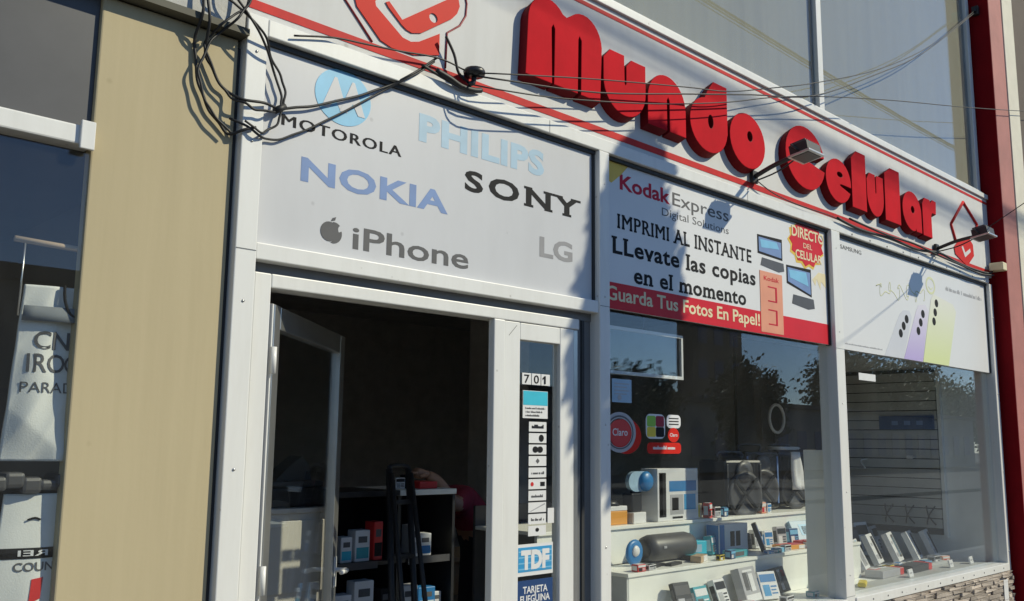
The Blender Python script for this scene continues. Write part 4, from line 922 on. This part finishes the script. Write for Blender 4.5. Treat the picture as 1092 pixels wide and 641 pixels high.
pa_speaker('black trolley loudspeaker under the white bag at the right end', (7.05, .86, Z1), .38, .3, .46, -.2, 'plastic')
o = cloth(lambda t: 6.9, lambda t: 7.08-.04*t, 1.26, 1.56, .80, 8, 8, .01, .006, 12).build('white_bag', 'white'); tag(o, 'white plastic bag draped over the loudspeaker at the right end', 'bag')
o = cloth(lambda t: 6.9, lambda t: 7.2, 1.575, 1.60, .9, 8, 2, .02, .12, 13).build('white_bag', 'white'); tag(o, 'crumpled white wrapping on top of the rightmost loudspeaker', 'wrapping')
# middle step
t = thing('blue_disc_pack', 'round blue and white accessory pack at the left end of middle step', 'package', (4.62, .6, Z2+.001), group=g1)
G().lathe([(.03, 0), (.075, .0), (.08, .012), (.06, .02)], (0, 0, .08), 18, 'y').build('disc', 'blue', t, False); G().lathe([(.001, .0), (.035, .0), (.03, .008)], (.0, -.021, .09), 12, 'y').build('white_centre', 'white', t, False)
t = thing('boombox_speaker', 'black cylindrical portable speaker lying on the middle step', 'loudspeaker', (5.02, .64, Z2+.001), group=g1)
G().lathe([(.04, -.24), (.075, -.225), (.085, -.18), (.085, .18), (.075, .225), (.04, .24)], (0, 0, .086), 20, 'x').build('barrel', 'plasticg', t, False)
for s_ in (-1, 1): G().lathe([(.02, -.006), (.06, -.004), (.05, .006)], (s_*.243, 0, .086), 16, 'x').build('end_cap', 'plastic', t, False)
bx('logo_plate', 'lgrey', t, -.15, -.12, -.089, -.084, .09, .105, .002, False)
for i, (x, y, rz) in enumerate(((4.72, .47, .3), (4.86, .45, .2))):
    t = carton('remote_control', ['left', 'right'][i]+' of two flat black remotes in front of the portable speaker', 'remote', (x, y, Z2), (.16, .045, .016), 'plastic', rz, 0, (('t', .15, .85, .25, .75, 'plasticg'),))
carton('small_box', 'small cyan carton right of the portable speaker', 'box', (5.36, .62, Z2), (.13, .07, .10), 'cyan', -.1, 0, (('f', .1, .6, .3, .8, 'paleblue'),), g1)
carton('small_box', 'low brown and white carton in front of the cyan carton', 'box', (5.14, .44, Z2), (.16, .07, .04), 'wood', .35, 0, (('f', .4, .98, .05, .95, 'white'),), g1)
carton('flat_box', 'flat black carton leaning on the brown carton', 'box', (5.22, .52, Z2), (.2, .1, .03), 'plastic', .2, 0, (('t', .1, .9, .1, .9, 'teal'),), g1)
carton('earphone_box', 'blue and white earphone carton in the middle of the middle step', 'box', (5.70, .58, Z2), (.33, .11, .2), 'white', -.05, 0, (('s', .05, .95, .03, .97, 'blue'), ('f', .38, .53, .25, .75, 'plastic'), ('f', .58, .73, .25, .75, 'plastic'), ('f', .02, .18, .02, .98, 'blue'), ('f', .3, .8, .06, .12, 'sky')), g1)
carton('flat_box', 'flat teal carton in front of the blue and white earphone carton', 'box', (5.55, .43, Z2), (.22, .08, .045), 'teal', .1, 0, (('f', .1, .7, .2, .8, 'greyprint'),), g1)
carton('phone_box', 'dark slim phone package leaning next to the earphone carton', 'box', (5.98, .5, Z2), (.1, .03, .2), 'plastic', .5, .35, (('f', .15, .85, .2, .9, 'navy'),), g1)
carton('flat_box', 'blue flat carton beside the orange cartons', 'box', (6.05, .41, Z2), (.12, .06, .03), 'sky', .1, 0, (('t', .1, .9, .1, .9, 'white'),), g1)
carton('flat_box', 'orange red flat carton on the middle step', 'box', (6.3, .44, Z2), (.26, .12, .03), 'orangebox', -.1, 0, (('t', .05, .95, .1, .9, 'redbox'), ('f', .6, .95, .1, .9, 'white')), g1)
carton('flat_box', 'long bright red flat carton right of the orange one', 'box', (6.72, .46, Z2), (.4, .13, .035), 'redbox', -.05, 0, (('t', .1, .6, .2, .8, 'posterred'),), g1)
carton('phone_box', 'pale blue phone carton leaning behind the red cartons', 'box', (6.75, .6, Z2), (.24, .05, .16), 'paleblue', -.2, .5, (('f', .35, .8, .25, .8, 'sky'), ('f', .45, .7, .3, .7, 'lgrey')), g1)
# lower deck
t = carton('clear_pack', 'grey and white earphone blister pack leaning at the bottom of first window', 'package', (5.44, .26, Z3), (.22, .06, .22), 'lgrey', .1, .3, (('f', .05, .95, .03, .22, 'white'), ('f', .15, .4, .35, .85, 'greyprint'), ('f', .5, .75, .3, .8, 'white'), ('f', .2, .8, .86, .92, 'white'), ('f', .44, .47, .3, .85, 'greyprint')), g1)
carton('toy_box', 'black and pink headphone carton on the lower deck', 'box', (5.85, .3, Z3), (.3, .08, .17), 'plastic', .15, .35, (('f', .1, .3, .55, .9, 'kodakred'), ('f', .45, .85, .35, .8, 'greyprint'), ('f', .55, .7, .1, .9, 'lgrey'), ('f', .75, .9, .6, .85, 'maroon')), g1)
carton('small_box', 'small cyan carton at the right end of the lower deck', 'box', (6.5, .31, Z3), (.2, .07, .06), 'cyan', 0, 0, (('f', .1, .9, .5, .9, 'paleblue'),), g1)
t = thing('green_case', 'bright green rounded case at the bottom edge of the first window', 'case', (5.06, .22, Z3+.001), .3, g1); bx('shell', 'greenbox', t, -.1, .1, -.04, .04, 0, .045, .015, False); bx('latch', 'lime', t, -.02, .02, -.046, -.041, .015, .03, .001, False)

KINDS = [('white and blue charger carton', 'white', 'blue', 'tdf'), ('black headphone carton', 'plastic', 'greyprint', 'lgrey'), ('red cable pack', 'redbox', 'white', 'black'), ('teal phone case pack', 'teal', 'white', 'greyprint'),
         ('grey speaker carton', 'lgrey', 'plastic', 'white'), ('yellow adapter pack', 'ymark', 'black', 'white'), ('pink earbud carton', 'orange', 'white', 'kodakred'), ('navy memory card pack', 'navy', 'sky', 'white'), ('white watch carton', 'white', 'plastic', 'lgrey'), ('green holder pack', 'greenbox', 'white', 'black')]
ORD = ['first', 'second', 'third', 'fourth', 'fifth', 'sixth', 'seventh', 'eighth', 'ninth', 'tenth', 'eleventh', 'twelfth', 'thirteenth', 'fourteenth', 'fifteenth']
gr_ = random.Random(11)
def goods_row(where, xs, y, z, kinds, wr, hr, dr, tilt=0, stand=True, rowname='row'):
    for i, x in enumerate(xs):
        nm, m0, m1, m2 = KINDS[kinds[i % len(kinds)]]
        wd, ht, dp = gr_.uniform(*wr), gr_.uniform(*hr), gr_.uniform(*dr)
        pr_ = [('f', .06, .94, .62, .9, m1), ('f', .12, .5, .12, .52, m2), ('f', .56, .9, .42, .48, m1), ('f', .56, .84, .3, .35, m1), ('f', .56, .9, .18, .23, m1), ('t', .1, .9, .15, .85, m1), ('s', .15, .85, .2, .8, m1)]
        carton('goods_pack', f'{nm}, {ORD[i]} from left, {rowname}, {where}', 'box', (x, y+gr_.uniform(-.015, .015), z), (wd, dp, ht), m0, gr_.uniform(-.25, .25), tilt, pr_, rowname+' of goods, '+where)
goods_row('first window middle step', [4.45, 4.56, 5.30, 5.42, 5.86, 6.0, 6.12, 6.45, 6.58, 6.92], .40, Z2, [2, 8, 5, 7, 0, 3, 8, 2, 6, 7], (.06, .1), (.025, .055), (.03, .05), 0, rowname='front row')
goods_row('first window middle step', [5.5, 5.93, 6.08, 6.22, 6.4, 6.55, 6.95], .60, Z2, [3, 1, 8, 0, 4, 7, 3], (.08, .12), (.11, .17), (.04, .06), .12, rowname='back row')
goods_row('first window top step', [5.64, 5.74, 5.84, 6.36, 6.46], .735, Z1, [2, 8, 7, 6, 0], (.06, .08), (.06, .11), (.04, .05), 0, rowname='small row')
goods_row('first window lower deck', [4.75, 4.9, 5.2, 5.65, 6.03], .14, Z3, [0, 4, 2, 8, 3], (.08, .12), (.03, .06), (.05, .07), 0, rowname='front row')
goods_row('first window lower deck', [4.72, 4.92, 5.16, 5.66], .28, Z3, [1, 3, 8, 0], (.13, .17), (.15, .2), (.03, .05), .35, rowname='leaning row')
goods_row('second window deck', [7.32, 7.46, 7.62, 7.78, 8.18, 8.32, 8.52, 8.72], .33, .599, [2, 8, 5, 0, 1, 7, 4, 6], (.08, .12), (.03, .07), (.05, .07), 0, rowname='middle row')
goods_row('second window deck', [7.42, 7.70, 8.3, 8.55, 8.8], .95, .599, [0, 4, 1, 8, 4], (.16, .22), (.24, .34), (.05, .08), .3, rowname='back row')
goods_row('black rack white top', [3.2, 3.27], 1.1, 1.345, [8, 1], (.04, .06), (.05, .08), (.04, .05), 0, rowname='pair')
# ------------------------------------------------------------------ second window interior
sw = thing('slatwall_panel', 'grey slatted display wall on the right side of second window', 'display panel', (9.06, .9, .8))
z = .86
while z < 2.3:
    bx('slat', 'slat', sw, 9.085, 9.105, .50, 1.5, z, z+.083, .003); z += .092
bx('backing', 'gasket', sw, 9.106, 9.119, .49, 1.52, .80, 2.36); bx('edge_trim', 'greywall', sw, 9.075, 9.1185, .455, .489, .78, 2.4, .003)
w2 = thing('window_deck', 'grey display deck with price tags in the second window', 'display deck', (7.7, .5, 0))
bx('deck', 'shelfgrey', w2, 7.21, 9.118, .101, 1.3, .565, .599); bx('plinth', 'shelfgrey', w2, 7.21, 9.118, .13, 1.3, 0, .564)
bx('deck', 'shelfgrey', w2, 6.21, 7.209, .101, .249, .565, .599)
for i, zz in enumerate((1.08, .93)): pass
bl = thing('back_partition', 'dark board closing the back of the second window', 'partition', (8.2, 1.6, 0)); bx('board', 'int_dark', bl, 7.42, 9.115, 1.62, 1.65, 0, 2.6)
t = thing('ring_light', 'white ring light on a dark stand behind the window post', 'ring light', (7.9, 1.5, .6))
rg = G(); rg.tube([(7.9+.13*cos(2*pi*i/24), 1.5, 1.86+.13*sin(2*pi*i/24)) for i in range(25)], .014, 8, 0, False); rg.build('ring', 'white', t)
bx('pole', 'dkmetal', t, 7.89, 7.91, 1.52, 1.54, .6, 1.73, .003); bx('foot', 'dkmetal', t, 7.8, 8.0, 1.45, 1.6, .6, .62, .003); bx('screen', 'plastic', t, 7.74, 8.06, 1.56, 1.58, 1.66, 2.05, .004)
t = thing('led_board', 'black led sign board hung on the slatted wall', 'sign', (9.06, .6, 1.78)); bx('board', 'navy', t, 9.055, 9.083, .52, 1.05, 1.78, 1.91, .004)
for i in range(3): bx('segment', 'nokia', t, 9.052, 9.0545, .62+i*.12, .68+i*.12, 1.82, 1.86)
t = thing('hook_rack', 'row of dark metal hooks low on the slatted wall', 'hooks', (9.03, .7, 1.0))
for i in range(3):
    q = G(); q.tube([(9.083, .56+i*.2, 1.06), (9.02, .60+i*.2, .97), (9.083, .64+i*.2, .89)], .006, 6, 2); q.tube([(9.083, .64+i*.2, 1.06), (9.02, .60+i*.2, .975), (9.083, .56+i*.2, .89)], .006, 6, 2); q.build('hook', 'dkmetal', t)
t = thing('hook_clip', 'small bright clip hooked on the slatted wall below led board', 'clip', (9.0, .75, 1.5)); G().tube([(9.083, .72, 1.52), (9.0, .72, 1.51), (8.98, .74, 1.53)], .006, 6, 3).build('wire', 'alu', t); bx('tag', 'white', t, 8.975, 8.98, .70, .76, 1.50, 1.53)
t = thing('hook_clip', 'bright wire hook hanging left on the slatted wall', 'clip', (9.0, 1.25, 1.45)); G().tube([(9.083, 1.2, 1.49), (8.98, 1.22, 1.47), (8.93, 1.15, 1.40)], .008, 6, 3).build('wire', 'alu', t)
ZD = .599; g2 = 'boxed phones and accessories on the second window deck'
for i, (x, y, lb) in enumerate(((8.05, .62, 'leftmost'), (8.35, .575, 'second'), (8.65, .53, 'third'), (8.93, .49, 'rightmost'))):
    carton('phone_box', lb+' of the four white phone cartons leaning on the second window deck', 'box', (x, y, ZD), (.23, .05, .26), 'white', .25, .42, (('f', .52, .9, .12, .9, 'plasticg'), ('f', .1, .45, .15, .3, 'lgrey'), ('f', .58, .84, .2, .8, ['black', 'paleblue', 'greyprint', 'black'][i]), ('f', .15, .4, .6, .7, 'lgrey')), g2)
for i, (x, y, lb) in enumerate(((7.28, .5, 'left'), (7.58, .52, 'right'))):
    carton('blister_pack', lb+' of two pale cable blister packs leaning beside the window post', 'package', (x, y, ZD), (.24, .05, .25), 'white', .3, .45, (('f', .15, .85, .1, .8, 'lgrey'), ('f', .25, .4, .2, .7, 'white'), ('f', .55, .62, .15, .75, 'greyprint'), ('f', .2, .8, .84, .95, 'paleblue')), g2)
carton('device_box', 'white carton with dark lens picture at the back of the deck', 'box', (7.98, .95, ZD), (.22, .1, .34), 'white', .2, .2, (('d', .45, .3, .5, 0, 'greyprint'), ('d', .45, .15, .5, 0, 'plastic')), g2)
for i, (x, y, lb) in enumerate(((7.42, .24, 'near'), (7.92, .22, 'far'))):
    carton('flat_carton', lb+' long flat grey carton with a red end on the deck', 'box', (x, y, ZD), (.42, .14, .055), 'lgrey' if i == 0 else 'plastic', .04, 0, (('f', .82, .99, .05, .95, 'redbox'), ('t', .84, .99, .05, .95, 'redbox'), ('t', .05, .8, .1, .9, 'shelfgrey' if i == 0 else 'plasticg')), g2)
carton('flat_carton', 'thin green grey tray at the right of the deck', 'box', (8.45, .3, ZD), (.4, .2, .025), 'shelfgrey', .0, 0, (), g2)
for i, (x, y, lb) in enumerate(((7.50, .13, 'left'), (8.38, .16, 'middle'), (8.8, .15, 'right'))):
    carton('price_tag', lb+' of the three white price tags on the second window deck', 'price tag', (x, y, ZD), (.1, .012, .06), 'white', .1, .2, (('f', .15, .8, .4, .6, 'lgrey'),), 'price tags on the second window deck')
t = thing('yellow_car_charger', 'yellow accessory lying at the near end of the second window deck', 'accessory', (6.74, .17, ZD+.001), .4); bx('body', 'ymark', t, -.09, .09, -.03, .03, 0, .035, .012, False); bx('plug', 'plastic', t, .091, .13, -.015, .015, .008, .028, .004, False)

# ------------------------------------------------------------------ trees
def tree(label, loc, h_trunk, crown_c, rad, nleaf, size, m='leaf', group=None, seed=0, limbs=6, name='street_tree', prof=None):
    rnd = random.Random(seed); t = thing(name, label, 'tree', loc, group=group)
    cc = Vector(crown_c); base = Vector((0, 0, 0)); tr = G()
    top = Vector((0, 0, h_trunk)); r0 = max(.05, h_trunk*.022)
    tr.tube([(0, 0, -.05), (r0*.4, 0, h_trunk*.4), (-r0*.3, r0*.2, h_trunk*.8), tuple(cc*.9)], r0, 8, 4, True, [r0*1.25, r0, r0*.9, r0*.75, r0*.6, r0*.5, r0*.35, r0*.25])
    tr.build('trunk', 'bark', t, False)
    lg = G(); tips = []
    for i in range(limbs):
        a = 2*pi*i/limbs+rnd.uniform(-.3, .3); s_ = Vector((0, 0, h_trunk*(.75+.25*rnd.random())))
        e = cc+Vector((rad[0]*.7*cos(a), rad[1]*.7*sin(a), rad[2]*rnd.uniform(-.5, .6))); tips.append(e)
        lg.tube([s_, (s_+e)/2+Vector((0, 0, -.05*h_trunk)), e], r0*.35, 6, 3, True, [r0*.45, r0*.35, r0*.25, r0*.12])
    lg.build('limbs', 'bark', t, False)
    # clumped leaves
    nc = max(14, nleaf//60); cl = []
    for _ in range(nc):
        while True:
            p = Vector((rnd.uniform(-1, 1), rnd.uniform(-1, 1), rnd.uniform(-1, 1)))
            if .15 < p.length < 1: break
        p = p*(.55+.45*rnd.random())/max(p.length, .55) if p.length > .55 else p
        cl.append(cc+Vector((p.x*rad[0], p.y*rad[1], p.z*rad[2])))
    if prof:
        cl = []
        for i in range(nleaf):
            j = rnd.uniform(0, len(prof)-1); q = int(j); u = j-q
            zz = prof[q][0]*(1-u)+prof[min(q+1, len(prof)-1)][0]*u; rr_ = prof[q][1]*(1-u)+prof[min(q+1, len(prof)-1)][1]*u
            a = rnd.uniform(0, 2*pi); r_ = rr_*math.sqrt(rnd.random()); cl.append(cc+Vector((r_*cos(a), r_*sin(a), zz)))
    v = []; f = []; sg = .015 if prof else min(rad)*.24
    for i in range(nleaf):
        p = rnd.choice(cl)+Vector((rnd.gauss(0, sg), rnd.gauss(0, sg), rnd.gauss(0, sg)))
        d = Vector((rnd.gauss(0, 1), rnd.gauss(0, 1), rnd.gauss(0, 1))).normalized(); e = d.orthogonal().normalized(); q = d.cross(e)
        s_ = size*rnd.uniform(.6, 1.2); k = len(v)
        v += [p-e*s_*.5, p+q*s_*.28, p+e*s_*.5, p-q*s_*.28]; f.append((k, k+1, k+2, k+3))
    G().add(v, f).build('crown', m, t, False)
    return t
ct_ = Vector((3.87, 0, 2.32))+SUN*4.05
tree('unseen slim conical tree added by the kerb to shadow the facade', (ct_.x, ct_.y, 0), ct_.z-1.0, (0, 0, ct_.z), (.25, .25, .7), 9000, .11, 'leaf', 'added shadow tree', 5, prof=[(-1.0, .08), (-.75, .27), (-.3, .35), (0, .36), (.25, .31), (.45, .25), (.65, .225), (.8, .17), (.87, .04)])  # out of view, added and shaped so its shadow falls on the facade
# far side of the street, seen mirrored in the glass
far = [(-60, (84, 96), 10), (-60, (97, 106), 8)]
for i, (x, y, h_, rx, rz, m) in enumerate(((37.5, -20, 5.4, 1.4, 2.0, 'leaf2'), (31.5, -22, 5.0, 1.6, 2.1, 'leaf2'), (88, -40, 11.5, 3.6, 4.2, 'leaf2'), (97, -42, 9.5, 4.5, 3.2, 'leaf2'), (106, -41, 9.0, 4.0, 3.2, 'leaf'), (112, -44, 11.8, 3.8, 4.0, 'leaf2'), (121, -42, 9.0, 4.2, 3.4, 'leaf'), (134, -42, 9.5, 4.6, 3.6, 'leaf2'))):
    tree(['slim dark tree', 'low bushy tree', 'tall dark tree', 'broad dark tree', 'mid green tree', 'tallest dark tree', 'wide green tree', 'farthest dark tree'][i]+' across the street, mirrored in the shop glass', (x, y, 0), h_*.5, (0, 0, h_-rz), (rx, rx, rz), 6500, .55 if i > 1 else .32, m, 'trees across the street', 20+i)

# far building
fb = thing('far_building', 'long low building across the street, mirrored in the shop windows', 'building', (58, -33, 0))
bx('wall', 'farwall', fb, 30, 92, -36, -30, 0, 4.2); bx('roof', 'farroof', fb, 29.5, 92.5, -36.5, -29.6, 4.21, 4.5)
for i in range(24):
    x = 32+i*2.5; q = bx('window', 'navy', fb, x, x+1.3, -29.99, -29.94, 1.0, 2.7); bx('sill', 'farwall', q, x-.1, x+1.4, -29.99, -29.85, .88, .985)
ft = thing('far_tower', 'tall brown apartment building across the street, mirrored in the first window', 'building', (68, -42.8, 0))
bx('wall', 'fartall', ft, 64.5, 72, -43.6, -42, 0, 19); bx('roof', 'farroof', ft, 64.3, 72.2, -43.8, -41.8, 19.01, 19.4)
for i in range(3):
    for j in range(6): bx('window', 'navy', ft, 65.2+i*2.4, 66.5+i*2.4, -41.99, -41.93, 1.2+j*3, 2.8+j*3)
fc = thing('far_house', 'low dark house opposite the left shopfront, mirrored in its glass', 'building', (8, -24, 0))
bx('wall', 'farwall', fc, -8, 24, -30, -22, 0, 5.5); bx('roof', 'farroof', fc, -8.3, 24.3, -30.3, -21.7, 5.51, 5.9)
for i in range(10): bx('window', 'navy', fc, -6.5+i*3, -5+i*3, -21.99, -21.94, 1.1, 2.8)
lp = thing('street_lamp', 'slim street lamp with angled arm across the road, mirrored in glass', 'street lamp', (46.0, -25, 0))
G().tube([(46, -25, -.1), (46, -25, 4.0)], .07, 8, 0).build('pole', 'dkmetal', lp); G().tube([(46, -25, 3.9), (46.1, -25, 4.3), (48.6, -25, 5.1)], .045, 8, 3).build('arm', 'dkmetal', lp); bx('lamp_head', 'dkmetal', lp, 48.4, 49.3, -25.12, -24.88, 5.05, 5.2, .03)
